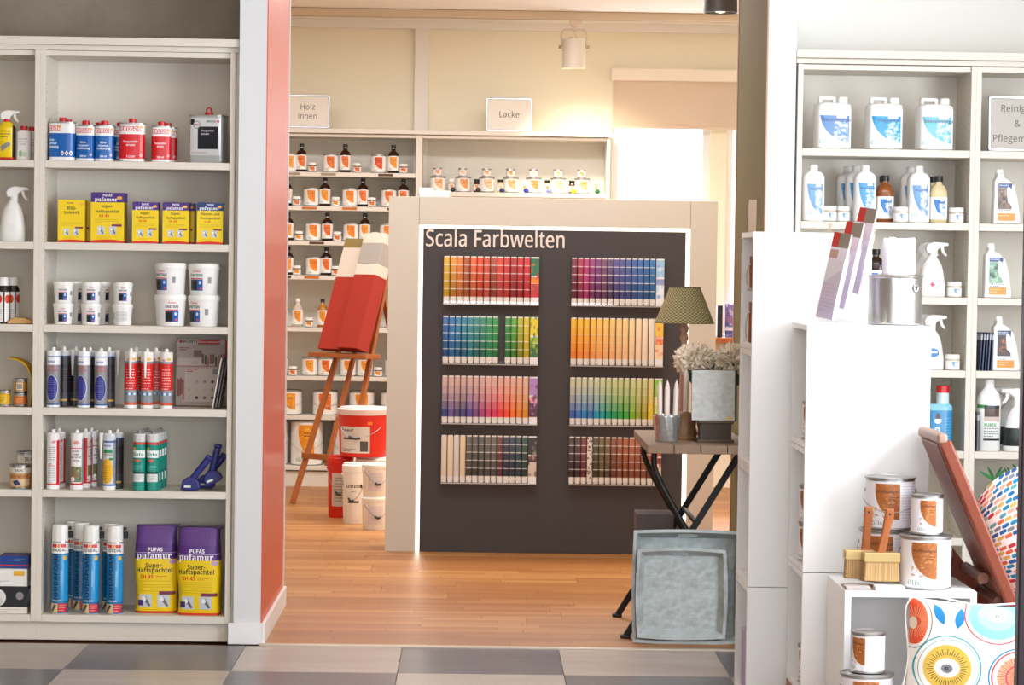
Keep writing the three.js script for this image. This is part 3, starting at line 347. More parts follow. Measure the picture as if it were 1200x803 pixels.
put(protos.nitro, 'solvent_can', 'small blue thinner can between the large blue can and another small one', 'can', [-1.248, S[0], -0.735], -0.15, 'blue thinner cans');
put(protos.nitro, 'solvent_can', 'small blue thinner can just left of the large red can', 'can', [-1.176, S[0], -0.735], 0.05, 'blue thinner cans');
put(protos.nitro, 'solvent_can', 'small blue thinner can hidden in the second row behind two blue cans', 'can', [-1.215, S[0], -0.86], 0.0, 'blue thinner cans');
put(protos.nitro, 'solvent_can', 'small blue thinner can peeking out behind the can beside the red one', 'can', [-1.13, S[0], -0.84], 0.1, 'blue thinner cans');
put(protos.terp1, 'solvent_can', 'large red turpentine substitute can beside the blue cans', 'can', [-1.069, S[0], -0.735], 0.02);
put(protos.terp5, 'solvent_can', 'small red turpentine substitute can beside the silver canister', 'can', [-0.957, S[0], -0.735], 0.05);
put(protos.terp5, 'solvent_can', 'small red can standing directly behind the small red turpentine can', 'can', [-0.945, S[0], -0.83], 0.05);
{ const g = thing('metal_canister', 'silver metal canister with black label and red cap loop', 'canister', [-0.778, S[0] + 0.001, -0.76], -0.16), pr = P.metalCan;
  mesh('body', loft([[0, 0.064, 0.05], [0.004, 0.066, 0.052], [0.178, 0.066, 0.052], [0.182, 0.063, 0.049]], { p: 9, rect: pr, n: 40 }), ink(pr, 0.3, 0.25), g);
  mesh('top_rim', loft([[0.178, 0.0675, 0.0535], [0.184, 0.0675, 0.0535]], { p: 9, n: 40 }), M.steelDull, g); mesh('cap', loft([[0.184, 0.016, 0.016], [0.196, 0.016, 0.016]], {}), M.redCap, g);
  mesh('handle', tube([[-0.008, 0.192, 0], [-0.009, 0.205, 0], [0, 0.215, 0], [0.009, 0.205, 0], [0.008, 0.192, 0]], 0.003), M.redCap, g); }
const carton = (w, h, d, f, s, t) => { const g = G(); mesh('carton', printBox(w, h, d, { front: P[f], side: P[s], top: P[t] }), ink(P[f], 0.5), g); mesh('closure_flap', box(w * 0.5, 0.0012, d * 0.96, -w * 0.22, h + 0.0008, 0), ink(P[t], 0.5), g); { const u = g.children[1].geometry.attributes.uv, q = P[t].uv; for (let i = 0; i < u.count; i++) u.setXY(i, (q[0] + q[2]) / 2, (q[1] + q[3]) / 2); } return g; };
protos.blitz = carton(0.102, 0.162, 0.055, 'blitz', 'sideY', 'fY'); protos.haftL = carton(0.127, 0.192, 0.085, 'haft', 'sideP', 'fP'); protos.haftS = carton(0.1, 0.158, 0.06, 'haft', 'sideP', 'fP'); protos.flae = carton(0.1, 0.159, 0.06, 'flaechen', 'sideB', 'fB');
put(protos.blitz, 'powder_box', 'plain yellow quick cement box, leftmost box on the second shelf', 'box', [-1.296, S[1], -0.73], 0.0);
put(protos.blitz, 'powder_box', 'yellow quick cement box mostly hidden behind the leftmost yellow box', 'box', [-1.283, S[1], -0.80], 0.0);
put(protos.haftL, 'powder_box', 'tallest yellow filler box with purple head on the second shelf', 'box', [-1.157, S[1], -0.745], -0.03);
put(protos.haftS, 'powder_box', 'small purple headed filler box in the middle of the second shelf', 'box', [-1.012, S[1], -0.73], 0.0);
put(protos.haftS, 'powder_box', 'small purple headed filler box next to the blue headed box', 'box', [-0.895, S[1], -0.73], -0.02);
put(protos.haftS, 'powder_box', 'purple headed box behind the one next to the blue headed box', 'box', [-0.882, S[1], -0.80], 0.0);
put(protos.flae, 'powder_box', 'yellow filler box with dark blue head, rightmost on second shelf', 'box', [-0.764, S[1], -0.73], 0.02);
function tub(r, h, pr) { const g = G(); mesh('pot', loft([[0, r * 0.82, r * 0.82], [0.002, r * 0.84, r * 0.84], [h * 0.84, r * 0.95, r * 0.95]], { rect: pr, n: 32, v: [0, h * 0.84] }), ink(pr, 0.4), g);
  mesh('lid', loft([[h * 0.8, r * 0.985, r * 0.985], [h * 0.82, r, r], [h * 0.94, r, r], [h * 0.96, r * 0.985, r * 0.985], [h * 0.965, r * 0.93, r * 0.93], [h, r * 0.92, r * 0.92]], { n: 32 }), M.whitePl, g); return g; }
const smallTub = P.one.map((p) => tub(0.0395, 0.082, p)), bigTub = P.one.map((p) => tub(0.063, 0.121, p)), backTub = tub(0.0395, 0.082, P.oneBack);
[[-1.329, 'left'], [-1.222, 'middle']].forEach(([x, n], i) => { for (const [lv, y] of [['lower', 0], ['upper', 0.0828]]) { put(smallTub[i], 'filler_tub', `${lv} small white filler tub at the front of the ${n} tub stack`, 'tub', [x, S[2] + y, -0.735], 0, 'small filler tubs'); put(smallTub[3], 'filler_tub', `${lv} small white filler tub behind the ${n} front tub stack`, 'tub', [x + 0.022, S[2] + y, -0.825], 1.0, 'small filler tubs'); } });
put(backTub, 'filler_tub', 'lower small white tub with text panel under a blue labelled tub', 'tub', [-1.1, S[2], -0.735], 0, 'small filler tubs'); put(smallTub[1], 'filler_tub', 'upper small white tub of the single stack in the shelf middle', 'tub', [-1.1, S[2] + 0.0828, -0.735], 0, 'small filler tubs');
put(bigTub[4], 'filler_tub', 'large white filler tub, upper left of the four large tubs', 'tub', [-0.917, S[2] + 0.1218, -0.745], 0.05, 'large filler tubs'); put(bigTub[2], 'filler_tub', 'large white filler tub, upper right of the four large tubs', 'tub', [-0.788, S[2] + 0.1218, -0.745], 0.05, 'large filler tubs');
put(bigTub[3], 'filler_tub', 'large white filler tub, lower left of the four large tubs', 'tub', [-0.917, S[2], -0.745], 0.0, 'large filler tubs'); put(bigTub[4], 'filler_tub', 'large white filler tub, lower right of the four large tubs', 'tub', [-0.787, S[2], -0.745], 0.0, 'large filler tubs');
function cartridge(pr, spare, tipMat = M.whitePl) { const g = G(), r = 0.0248, h = 0.215;
  mesh('tube', loft([[0, r - 0.0015, r - 0.0015], [0.002, r, r], [h, r, r]], { rect: pr, n: 28 }), ink(pr, 0.35), g);
  mesh('shoulder', loft([[h - 0.001, r - 0.0005, r - 0.0005], [h + 0.002, r - 0.001, r - 0.001], [h + 0.0035, r * 0.75, r * 0.75]], { n: 24 }), M.whitePl, g);
  mesh('thread_tip', loft([[h + 0.002, 0.0075, 0.0075], [h + 0.012, 0.007, 0.007], [h + 0.016, 0.005, 0.005]], { n: 14 }), tipMat, g);
  if (spare) mesh('nozzle', new THREE.CylinderGeometry(0.0085, 0.003, 0.1, 14).translate(spare[0], h - 0.045, spare[1]), M.whitePl, g); return g; }
const cA = cartridge(P.beko), cA2 = cartridge(P.bekoDark, [0.028, 0.018]), cR = cartridge(P.wRed, [-0.002, 0.033]), cR1 = cartridge(P.wRed), cW = cartridge(P.wWhite), cP = cartridge(P.wPhoto), cPn = cartridge(P.wPhoto, [0.03, 0.01]), cY = cartridge(P.bekoY, [-0.033, 0.006]), cS = cartridge(P.sista, null, M.grayPl), cY2 = cartridge(P.bekoDark);
const FR = -0.705;
put(cA, 'sealant_cartridge', 'grey cartridge with blue oval, leftmost on the cartridge shelf', 'cartridge', [-1.359, S[3], FR], -0.1); put(cA2, 'sealant_cartridge', 'dark cartridge directly behind the leftmost blue oval cartridge', 'cartridge', [-1.328, S[3], -0.765], 0.4, 'dark second row cartridges'); put(cA2, 'sealant_cartridge', 'dark cartridge between the two left blue oval cartridges', 'cartridge', [-1.29, S[3], -0.80], 0.2, 'dark second row cartridges'); put(cA2, 'sealant_cartridge', 'dark cartridge deep behind the left blue oval cartridges', 'cartridge', [-1.345, S[3], -0.84], 0.1, 'dark second row cartridges');
put(cA, 'sealant_cartridge', 'grey cartridge with blue oval, second of the three at front', 'cartridge', [-1.243, S[3], FR], -0.35); put(cA2, 'sealant_cartridge', 'dark cartridge behind the second blue oval cartridge', 'cartridge', [-1.228, S[3], -0.765], 0.6, 'dark second row cartridges');
put(cA, 'sealant_cartridge', 'grey cartridge with blue oval nearest to the red cartridges', 'cartridge', [-1.177, S[3], FR], 0.05); put(cA2, 'sealant_cartridge', 'dark cartridge behind the blue oval one nearest the red cartridges', 'cartridge', [-1.155, S[3], -0.765], 0.8, 'dark second row cartridges');
put(cR, 'sealant_cartridge', 'red and grey cartridge with spare nozzle, leftmost of the red ones', 'cartridge', [-1.063, S[3], FR - 0.005], 0.12); put(cR1, 'sealant_cartridge', 'red cartridge behind the leftmost red cartridge', 'cartridge', [-1.053, S[3], -0.78], 0.3, 'second row red cartridges'); put(cR, 'sealant_cartridge', 'red and grey cartridge with spare nozzle, middle of the red ones', 'cartridge', [-1.0, S[3], FR - 0.005], -0.05); put(cR1, 'sealant_cartridge', 'red cartridge behind and right of the middle red cartridge', 'cartridge', [-0.975, S[3], -0.775], 0.2, 'second row red cartridges');
put(cR1, 'sealant_cartridge', 'red and grey cartridge without nozzle beside the product board', 'cartridge', [-0.925, S[3], FR], 0.05);
put(cW, 'sealant_cartridge', 'white cartridge with red stripe, leftmost on the fifth shelf', 'cartridge', [-1.357, S[4], FR], 0.1); put(cW, 'sealant_cartridge', 'white red striped cartridge hidden behind the leftmost one below', 'cartridge', [-1.348, S[4], -0.78], 0.4);
put(cP, 'sealant_cartridge', 'white cartridge with red emblem and picture panel', 'cartridge', [-1.267, S[4], FR], 0.0); put(cPn, 'sealant_cartridge', 'grey backed cartridge behind the picture panel cartridge', 'cartridge', [-1.245, S[4], -0.775], 1.5, 'cartridges behind the picture panel one'); put(cPn, 'sealant_cartridge', 'last cartridge of the row behind the picture panel cartridge', 'cartridge', [-1.232, S[4], -0.84], 1.4, 'cartridges behind the picture panel one');
put(cY, 'sealant_cartridge', 'grey cartridge with yellow lemon shaped oval', 'cartridge', [-1.141, S[4], FR], 0.05); put(cY2, 'sealant_cartridge', 'dark blue cartridge behind the yellow oval cartridge', 'cartridge', [-1.122, S[4], -0.78], 0.6);
for (let i = 0; i < 4; i++) for (let k = 0; k < 2; k++) put(cS, 'sealant_cartridge', `green cartridge, ${['front', 'second', 'third', 'last'][i]} in the ${k ? 'right' : 'left'} row of green cartridges`, 'cartridge', [-1.026 + k * 0.0525 + i * 0.003, S[4], FR - i * 0.056], 0.02 * i, 'green sealant cartridges');
{ const b = thing('product_board', 'grey cardboard product board with red header behind the leaflets', 'board', [-0.805, S[3] + 0.004, -0.865], 0); const g = rbox(0.205, 0.262, 0.006, 0.001, 0, 0.131, 0); planarUV(g, P.wBoard, -0.1025, 0.1025, 0, 0.262); b.rotation.x = -0.06; mesh('panel', g, ink(P.wBoard, 0.6), b); mesh('stand', ex([[-0.03, 0], [0.03, 0], [0.015, 0.15], [-0.015, 0.15]], 0.003, 0.0005).rotateX(-0.25).translate(0, 0.0, -0.045), M.paper, b); }
for (let i = 0; i < 3; i++) { const b = thing('leaflet', ['front white leaflet leaning on the bookcase side beside the board', 'dark leaflet leaning between two others beside the product board', 'rear dark leaflet leaning against the bookcase side'][i], 'leaflet', [-0.746 + i * 0.009, S[3] + 0.002, -0.75 - i * 0.02], 0); b.rotation.z = -0.17; b.rotation.y = 0; mesh('cover', rbox(0.0025, [0.2, 0.185, 0.19][i], 0.14, 0.0006, 0, 0.1, 0), i ? std('#4c3f42', 0.5) : M.paper, b); mesh('pages', rbox(0.0018, [0.198, 0.183, 0.188][i], 0.138, 0.0004, 0.0024, 0.1, 0), std('#9a8e8a', 0.6), b); }
{ const mk = () => { const g = G(); // blue sealant smoothing tools: round grip on a wedge head
    mesh('head', ex([[-0.032, 0.004], [-0.02, 0.0], [0.03, 0.0], [0.042, 0.014], [0.03, 0.042], [0.0, 0.05], [-0.024, 0.036]], 0.045, 0.005, [], true), M.blueTool, g);
    mesh('grip', merge([bar([0.0, 0.028, 0], [0.075, 0.125, 0], 0.026, 0.026, 0.011), bar([0.07, 0.118, 0], [0.08, 0.132, 0], 0.03, 0.03, 0.008)]), M.blueTool, g);
    mesh('badge', rbox(0.026, 0.008, 0.002, 0.0008, -0.005, 0.015, 0.0235), M.paper, g); return g; }, t = mk();
  put(t, 'caulking_tool', 'dark blue hand tool lying nearest to the green cartridges', 'tool', [-0.832, S[4] + 0.004, -0.698], 0, 'blue hand tools'); const b = put(t, 'caulking_tool', 'dark blue hand tool lying between the two others', 'tool', [-0.785, S[4] + 0.004, -0.80], 0.0, 'blue hand tools'); const c3 = put(t, 'caulking_tool', 'dark blue hand tool propped upright against the bookcase side', 'tool', [-0.745, S[4] + 0.006, -0.749], 0.0, 'blue hand tools'); c3.rotation.z = 0.42; c3.position.y += 0.02; }
function foamCan() { const g = G(), r = 0.0325; mesh('body', loft([[0, r - 0.003, r - 0.003], [0.004, r, r], [0.272, r, r], [0.278, r - 0.003, r - 0.003]], { rect: P.foam, n: 32 }), ink(P.foam, 0.3), g); mesh('seam', loft([[0.276, r + 0.0005, r + 0.0005], [0.281, r - 0.001, r - 0.001]], {}), M.steel, g); mesh('cap', loft([[0.281, r - 0.001, r - 0.001], [0.338, r - 0.002, r - 0.002], [0.343, r - 0.005, r - 0.005]], { n: 28 }), M.whitePl, g); mesh('gun_ring', merge([loft([[0.292, r * 0.32, r * 0.32], [0.318, r * 0.32, r * 0.32]], {}).translate(r + 0.006, 0, -0.006), rbox(0.012, 0.012, 0.01, 0.002, r + 0.004, 0.33, -0.004)]), M.black, g); return g; }
const fo = foamCan();
[[-1.33, FR - 0.01, 'left can of the front row'], [-1.21, FR - 0.01, 'middle can of the front row'], [-1.118, FR - 0.01, 'right can of the front row']].forEach(([x, z, n]) => put(fo, 'foam_can', `blue expanding foam can with white cap, ${n}`, 'spray can', [x, S[5], z], 0.0, 'foam cans')); [[-1.262, -0.81, 'back row can between left and middle front cans'], [-1.145, -0.79, 'back row can between middle and right front cans'], [-1.305, -0.87, 'can furthest back at left']].forEach(([x, z, n]) => put(fo, 'foam_can', `blue expanding foam can, ${n}`, 'spray can', [x, S[5], z], 0.05, 'foam cans'));
function bag() { const g = G(), rows = []; const N = 14; for (let i = 0; i <= N; i++) { const t = i / N, y = 0.338 * t, pinch = t > 0.8 ? (t - 0.8) / 0.2 : 0; rows.push([y, 0.082 - 0.003 * Math.sin(t * 9) - 0.001 * pinch, (0.052 + 0.006 * Math.sin(t * 3.1)) * (1 - 0.55 * pinch) * (t < 0.05 ? 0.9 : 1), 4.2, 0.002 * Math.sin(t * 6)]); }
  mesh('sack', loft(rows, { rect: P.bag, n: 44, crease: 0.9 }), ink(P.bag, 0.42), g); const top = ex([[-0.083, 0], [0.083, 0], [0.085, 0.008], [-0.082, 0.006]], 0.05, 0.003); mesh('folded_top', top.translate(0.004, 0.333, -0.002), std('#43255f', 0.45), g); return g; }
const bg = bag(); put(bg, 'filler_bag', 'purple and yellow filler bag, the left of the two bags', 'bag', [-0.965, S[5], -0.79], 0.04); put(bg, 'filler_bag', 'purple and yellow filler bag, the right one nearer the front', 'bag', [-0.793, S[5], -0.745], -0.05);
// left bay beside the picture edge
function sprayHead(g, y, mat, s = 1, collar = mat) { mesh('collar', loft([[y, 0.016 * s, 0.016 * s], [y + 0.018 * s, 0.015 * s, 0.015 * s]], { n: 18 }), collar, g);
  const sh = mesh('spray_head', ex([[-0.026, 0.016], [-0.03, 0.034], [-0.022, 0.05], [0.0, 0.058], [0.03, 0.056], [0.056, 0.054], [0.058, 0.043], [0.03, 0.038], [0.016, 0.028], [0.013, 0.012]].map(([a, b]) => [a * s, y + b * s]), 0.026 * s, 0.005 * s), mat, g);
  mesh('trigger', ex([[0.026, 0.04], [0.04, 0.04], [0.042, 0.024], [0.054, 0.006], [0.048, 0.002], [0.034, 0.016]].map(([a, b]) => [a * s, y + b * s]), 0.012 * s, 0.002), mat, sh); }
function sprayer(mat, pr, o = {}) { const g = G(), rows = [[0, 0.049, 0.03], [0.004, 0.052, 0.033], [0.05, 0.051, 0.033], [0.1, 0.043, 0.03], [0.125, 0.036, 0.026], [0.142, 0.026, 0.02], [0.152, 0.018, 0.016], [0.158, 0.016, 0.015]];
  mesh('bottle', loft(rows.map((r) => [...r, 2.6, -0.004]), { n: 32, rect: pr, v: [0, 0.158], crease: 1 }), pr ? ink(pr, 0.38) : mat, g); sprayHead(g, 0.155, o.head || M.whitePl, 1, o.collar || M.whitePl); return g; }
P.sprWhite = print(150, 200, (c, w, h) => { fill(c, '#efefe9', 0, 0, w, h); c.globalAlpha = 0.5; lines(c, w * 0.4, h * 0.6, w * 0.25, 4, 8, '#b9b9b0', 2); c.globalAlpha = 1; });
const spW = sprayer(null, P.sprWhite); put(spW, 'spray_bottle', 'plain white trigger spray bottle on the far left shelf', 'spray bottle', [-1.522, S[1], -0.735], 0.0);
{ const g = G(); mesh('bottle', loft([[0, 0.03, 0.028], [0.004, 0.033, 0.03], [0.125, 0.033, 0.03], [0.14, 0.022, 0.02], [0.146, 0.016, 0.016]], { rect: P.yellowLabel, n: 28, p: 3, v: [0, 0.13] }), ink(P.yellowLabel, 0.35), g); sprayHead(g, 0.143, M.whitePl, 0.85, M.redCap); put(g, 'spray_bottle', 'black spray bottle with yellow label and white head at left edge', 'spray bottle', [-1.552, S[0], -0.735], 0.0); }
{ const g = G(); mesh('bottle', loft([[0, 0.026, 0.02], [0.003, 0.028, 0.022], [0.108, 0.028, 0.022], [0.116, 0.02, 0.018]], { rect: P.herb, n: 28, p: 3.4, v: [0, 0.116] }), ink(P.herb, 0.4), g); mesh('cap', loft([[0.114, 0.014, 0.014], [0.132, 0.014, 0.014]], {}), M.redCap, g);
  put(g, 'lotion_bottle', 'small white lotion bottle with red cap beside the yellow spray bottle', 'bottle', [-1.486, S[0], -0.735], 0); const q = put(g, 'lotion_bottle', 'white lotion bottle with red cap behind the front lotion bottle', 'bottle', [-1.466, S[0], -0.80], 0.2); }
{ const g = G(); mesh('bottle', loft([[0, 0.023, 0.023], [0.003, 0.025, 0.025], [0.13, 0.025, 0.025], [0.148, 0.017, 0.017]], { rect: P.blackRed, n: 28, v: [0, 0.135] }), ink(P.blackRed, 0.3), g); mesh('cap', loft([[0.146, 0.019, 0.019], [0.178, 0.018, 0.018]], {}), M.whitePl, g); put(g, 'care_oil_bottle', 'black bottle with red dots and white cap, front one', 'bottle', [-1.56, S[2], -0.735], 0); put(g, 'care_oil_bottle', 'black bottle with red dots and white cap, rear one', 'bottle', [-1.535, S[2], -0.80], 0.3); }
info(mesh('sponge_pad', ex([[-0.05, 0], [0.045, 0], [0.046, 0.012], [0.02, 0.022], [-0.02, 0.024], [-0.036, 0.016]], 0.07, 0.004).translate(-1.492, S[2] + 0.001, -0.74), std('#d0a469', 0.9), scene), 'flat tan sponge pad lying beside the black bottles', 'sponge');
function tin(r, h, pr, o = {}) { const g = G();
  mesh('body', loft([[0.007, r, r], [h - 0.012, r, r]], { rect: pr, n: o.n || 32 }), ink(pr, o.rough ?? 0.38), g);
  mesh('rim', lathe([[0, 0.001], [r - 0.001, 0.0], [r + 0.0014, 0.0015], [r + 0.0014, 0.0035], [r - 0.0006, 0.005], [r - 0.0006, h - 0.009], [r - 0.0006, h - 0.007], [r + (o.lip || 0.0016), h - 0.005], [r + (o.lip || 0.0016), h - 0.001], [r, h], [r - 0.003, h], [r - 0.006, h - 0.003], [r * 0.78, h - 0.004], [r * 0.74, h - 0.001], [0, h - 0.001]], o.n || 32), o.metal || M.steelDull, g);
  if (o.bail) { const y = h * 0.74; mesh('bail_handle', tube([[-r - 0.003, y, 0], [-r * 0.98 - 0.006, y - h * 0.2, r * 0.4], [-r * 0.5, y - h * 0.36, r * 1.02], [0, y - h * 0.4, r * 1.06], [r * 0.5, y - h * 0.36, r * 1.02], [r * 0.98 + 0.006, y - h * 0.2, r * 0.4], [r + 0.003, y, 0]].map(([a, b, c]) => o.bail === 'back' ? [a, b, -c] : [a, b, c]), 0.0013, 40, false, 6), M.wire, g); for (const s of [-1, 1]) mesh('ear', new THREE.SphereGeometry(Math.max(0.004, r * 0.09), 10, 8).scale(0.5, 1, 1).translate(s * r, y, 0), M.steelDull, g); }
  return g; }
put(tin(0.024, 0.062, P.tinYellow), 'small_tin', 'small yellow tin at the left picture edge', 'tin', [-1.553, S[3], -0.73], 0); put(tin(0.026, 0.052, P.tinOrange), 'small_tin', 'small orange tin under another tin beside the yellow sheet', 'tin', [-1.491, S[3], -0.735], 0); put(tin(0.026, 0.054, P.tinLid), 'small_tin', 'small tin with barcode stacked on the orange tin', 'tin', [-1.491, S[3] + 0.053, -0.735], 0);
{ const s = []; for (let i = 0; i <= 12; i++) { const t = i / 12; s.push([0.028 - 0.005 * t - 0.085 * t ** 3.2 + 0.012 * Math.sin(t * 3), 0.185 * Math.sin(t * 1.5) * 1.0]); } const pts = [...s, ...s.slice().reverse().map(([a, b]) => [a + 0.004, b + 0.003])]; const b = thing('sanding_sheet', 'curled yellow sanding sheet standing at the end of the tin shelf', 'sheet', [-1.479, S[3] + 0.002, -0.75]); mesh('backing', ex(pts, 0.11, 0.0008), std('#d8a814', 0.6), b); mesh('grit_side', ex(s.map(([a, b2]) => [a - 0.001, b2]).concat(s.slice().reverse()), 0.108, 0), std('#6e6c68', 0.95), b); }
put(tin(0.042, 0.092, P.acryl), 'primer_tin', 'beige acrylic primer tin at the front on the fifth shelf', 'tin', [-1.488, S[4], -0.735], 0); put(tin(0.04, 0.135, P.acryl), 'primer_tin', 'taller primer tin standing behind the beige primer tin', 'tin', [-1.48, S[4], -0.83], 0.3);
info(mesh('mask_box', printBox(0.165, 0.105, 0.12, { front: P.maskBox, side: P.maskBox, top: P.fW }).translate(-1.532, S[5] + 0.001, -0.745), ink(P.maskBox, 0.45), scene), 'dust mask box with a white mask picture at bottom left', 'box'); info(mesh('white_carton', printBox(0.165, 0.066, 0.115, { front: P.whiteBox, side: P.whiteBox, top: P.fW }).translate(-1.534, S[5] + 0.107, -0.745), ink(P.whiteBox, 0.5), scene), 'white carton stacked on the dust mask box', 'box'); info(mesh('blue_carton', printBox(0.112, 0.049, 0.1, { front: P.blueBox, side: P.blueBox, top: P.blueBox }).translate(-1.504, S[5] + 0.174, -0.75), ink(P.blueBox, 0.5), scene), 'blue carton on top of the white carton', 'box');
// ------------------------------------------------------------------ colour display wall
const ZD = -3.8;
{ const d = thing('colour_display', 'freestanding beige display wall with a glowing edge around a dark panel', 'display', [0.65, 0, ZD]);
  const L = -0.182 - 0.65, Rr = 1.485 - 0.65, a = -0.029 - 0.65, b = 1.349 - 0.65;
  mesh('side_post', rbox(a - L, 1.805, 0.32, 0.002, (L + a) / 2, 0.9025, -0.16), M.beige, d); mesh('side_post', rbox(Rr - b, 1.805, 0.32, 0.002, (b + Rr) / 2, 0.9025, -0.16), M.beige, d);
  mesh('top_beam', rbox(b - a - 0.002, 0.14, 0.32, 0.002, (a + b) / 2, 1.735, -0.16), M.beige, d);
  mesh('dark_panel', rbox(b - a - 0.046, 1.643, 0.03, 0.002, (a + b) / 2, 0.8215, -0.02), M.panel, d); mesh('rear_panel', box(b - a, 1.66, 0.02, (a + b) / 2, 0.83, -0.29), M.beige, d);
  mesh('led_strip', merge([box(0.019, 1.64, 0.012, a + 0.012, 0.82, -0.03), box(0.019, 1.64, 0.012, b - 0.012, 0.82, -0.03), box(b - a - 0.004, 0.018, 0.012, (a + b) / 2, 1.654, -0.03)]), M.led, d);
  for (const [w, h, x, y] of [[0.019, 1.64, 0.65 + a + 0.012, 0.82], [0.019, 1.64, 0.65 + b - 0.012, 0.82], [1.33, 0.018, 0.66, 1.654]]) { const l = new THREE.RectAreaLight('#ffeedd', 3.5, w, h); l.name = 'led_strip_light'; l.position.set(x, y, ZD - 0.02); l.lookAt(x, y, ZD + 1); scene.add(l); }
  const font = await new FontLoader().loadAsync('fonts/droid/droid_sans_regular.typeface.json'), g = new TextGeometry('Scala Farbwelten', { font, size: 0.083, depth: 0.004, curveSegments: 5, bevelEnabled: true, bevelThickness: 0.0005, bevelSize: 0.001, bevelSegments: 1 }); g.computeBoundingBox(); const bb = g.boundingBox; g.scale(0.703 / (bb.max.x - bb.min.x), 1, 1).translate(0.003 - 0.65, 1.556, -0.006);
  mesh('lettering', g, std('#e9ddd4', 0.5), d); }
{ // colour fans: one strip per fan, five tones printed on it
  const darken = (c, t) => mix(c, '#1c0c10', t), cols = [
    ['#e3b21c #e79a14 #ef7d12 #b5541c #f0641c #f2491a #d8502e #b5402a #e8392a #d42a22 #b81f22 #d01826 #e01a34', 'dark', ['#2f7a5a', '#c8323a', '#f08a2a']], ['#7a1f38 #b01f52 #c22a74 #a02a80 #7a2a80 #7a3a66 #5a4278 #55489a #44509c #3a5aa8 #2f62b0 #2468b4 #1a6cb8 #0a74bc', 'dark', ['#9ac8e6', '#e6eef6', '#8a9ad0']],
    ['#0a67b0 #0b74b8 #0a80b4 #0a86a8 #0a8c9a #0b8f86 #0a8f6e #0a9a5c #12a04a - #1b8f3c #58b02c #b9bf1e #e0c818', 'dark', ['#e6d23a', '#3a6a2a', '#a8c832']], ['#f09a14 #f2a02a #f4a842 #f4b054 #f2b866 #f2bf78 #f0c486 #ecc890 #eecf9e #f0d6ae #f0dcbc #f0e0c8 #eee2d0', 'warm', ['#f2c84a', '#f4d8b0', '#e8705a']],
    ['#3d4a86 #6a5a96 #5c4f7c #454a78 #5c4a9c #7c4a86 #a8487c #c8446c #d83a62 #ef3a3a #f04e30 #f0702c #e8832c #d8902c', 'pale', ['#b48ac8', '#5a2a4a', '#e8a0b8']], ['#3a62b4 #3a74c0 #2a86c8 #3a7ac0 #1a96c0 #0a9a9a #0a9c80 #1a9e5a #2aa24a #3aa63a #78b02a #9aa83a #a8a024 #e8c41e', 'palegreen', ['#8ac84a', '#c8e06a', '#e8e29a']],
    ['#ded0bc #e6d2b6 #d6d2cc #e6cda4 #5a5a52 #63605a #57554f #6a645c #706a60 #6a2630 #2b2f50 #233a5a #22404c #1e4a3a', 'dark', ['#3a3434', '#d8c8b8', '#5a2a34']], ['#3a2c2e #4a2c30 #7a1f2c * #4a4234 #6a5a28 #7a5a3a #8a4a30 #a0522c #b05a30 #b8623a #a85a3a #b86a44 #b05040', 'dark', ['#c8622a', '#e8d8c8', '#8a3a2a']]];
  const names = ['red and orange', 'violet and blue', 'blue, teal and green', 'yellow to cream', 'pastel pink and lilac', 'pastel blue to green', 'cream, grey and black', 'brown and maroon'];
  cols.forEach(([list, mode, card], k) => {
    const col = k & 1, row = k >> 1, x = col ? 0.983 : 0.341, y = [1.261, 0.957, 0.654, 0.352][row], W = col ? 0.472 : 0.486, H = 0.247, cs = list.split(' '), cw = 0.044, n = cs.length, sw = (W - cw) / n;
    const r = thing('colour_fan_rack', `wall rack of ${names[k]} colour fans on the dark panel`, 'colour fans', [x, y, ZD - 0.004], 0, 'colour fan racks');
    mesh('holder_ledge', box(W, 0.004, 0.028, 0, 0.002, 0.014), std('#bdb4aa', 0.4), r); mesh('back_plate', box(W, H * 0.97, 0.003, 0, H / 2, 0.0015), M.panel, r); mesh('front_lip', rbox(W, 0.018, 0.0025, 0.001, 0, 0.011, 0.028), M.clear, r);
    cs.forEach((c0, i) => { if (c0 === '-') return;
      const pr = print(24, 120, (c, w, h) => { fill(c, '#e4ddd6', 0, 0, w, h); if (c0 === '*') { for (let q = 0; q < 60; q++) fill(c, ['#8a5a4a', '#d8c8b8', '#5a3a34', '#b08a78'][q % 4], R(0, w), R(0, h * 0.86), 5, 4); return; }
        const creamy = k === 6 && i < 4; for (let s = 0; s < 5; s++) { const t = s / 4; let q = mode === 'dark' ? darken(mix(c0, '#ffffff', 0.06 * (1 - t)), 0.08 + 0.5 * t * ((i * 7 + k) % 3 ? 1 : 0.7)) : mode === 'warm' ? mix(mix(c0, '#e8d24a', 0.5 * (1 - t) * (1 - i / n)), '#e0642a', t * 0.5 * (1 - i / (n - 1)) + 0.08 * t) : mix(mode === 'pale' ? '#dcb4a4' : '#d2d09a', c0, [0.18, 0.34, 0.55, 0.8, 1][s]); if (creamy) q = mix(c0, '#c8b49a', 0.1 * t); fill(c, q, 0, h * (0.03 + s * 0.168), w, h * 0.152); if (mode !== 'dark' || creamy) fill(c, q, 0, h * (0.03 + s * 0.168), w, h * 0.163); } });
      const g = loft([[0.006, sw * 0.40, 0.0045], [0.02, sw * 0.47, 0.006], [H - 0.012, sw * 0.47, 0.006], [H - 0.002, sw * 0.40, 0.004]], { rect: pr, n: 16 }), m = mesh('fan', g, ink(pr, 0.42), r); m.position.set(-W / 2 + sw * (i + 0.5), 0.001, 0.014 + 0.002 * Math.sin(i * 2.1)); m.rotation.x = -0.02; m.rotation.y = 0.25; });
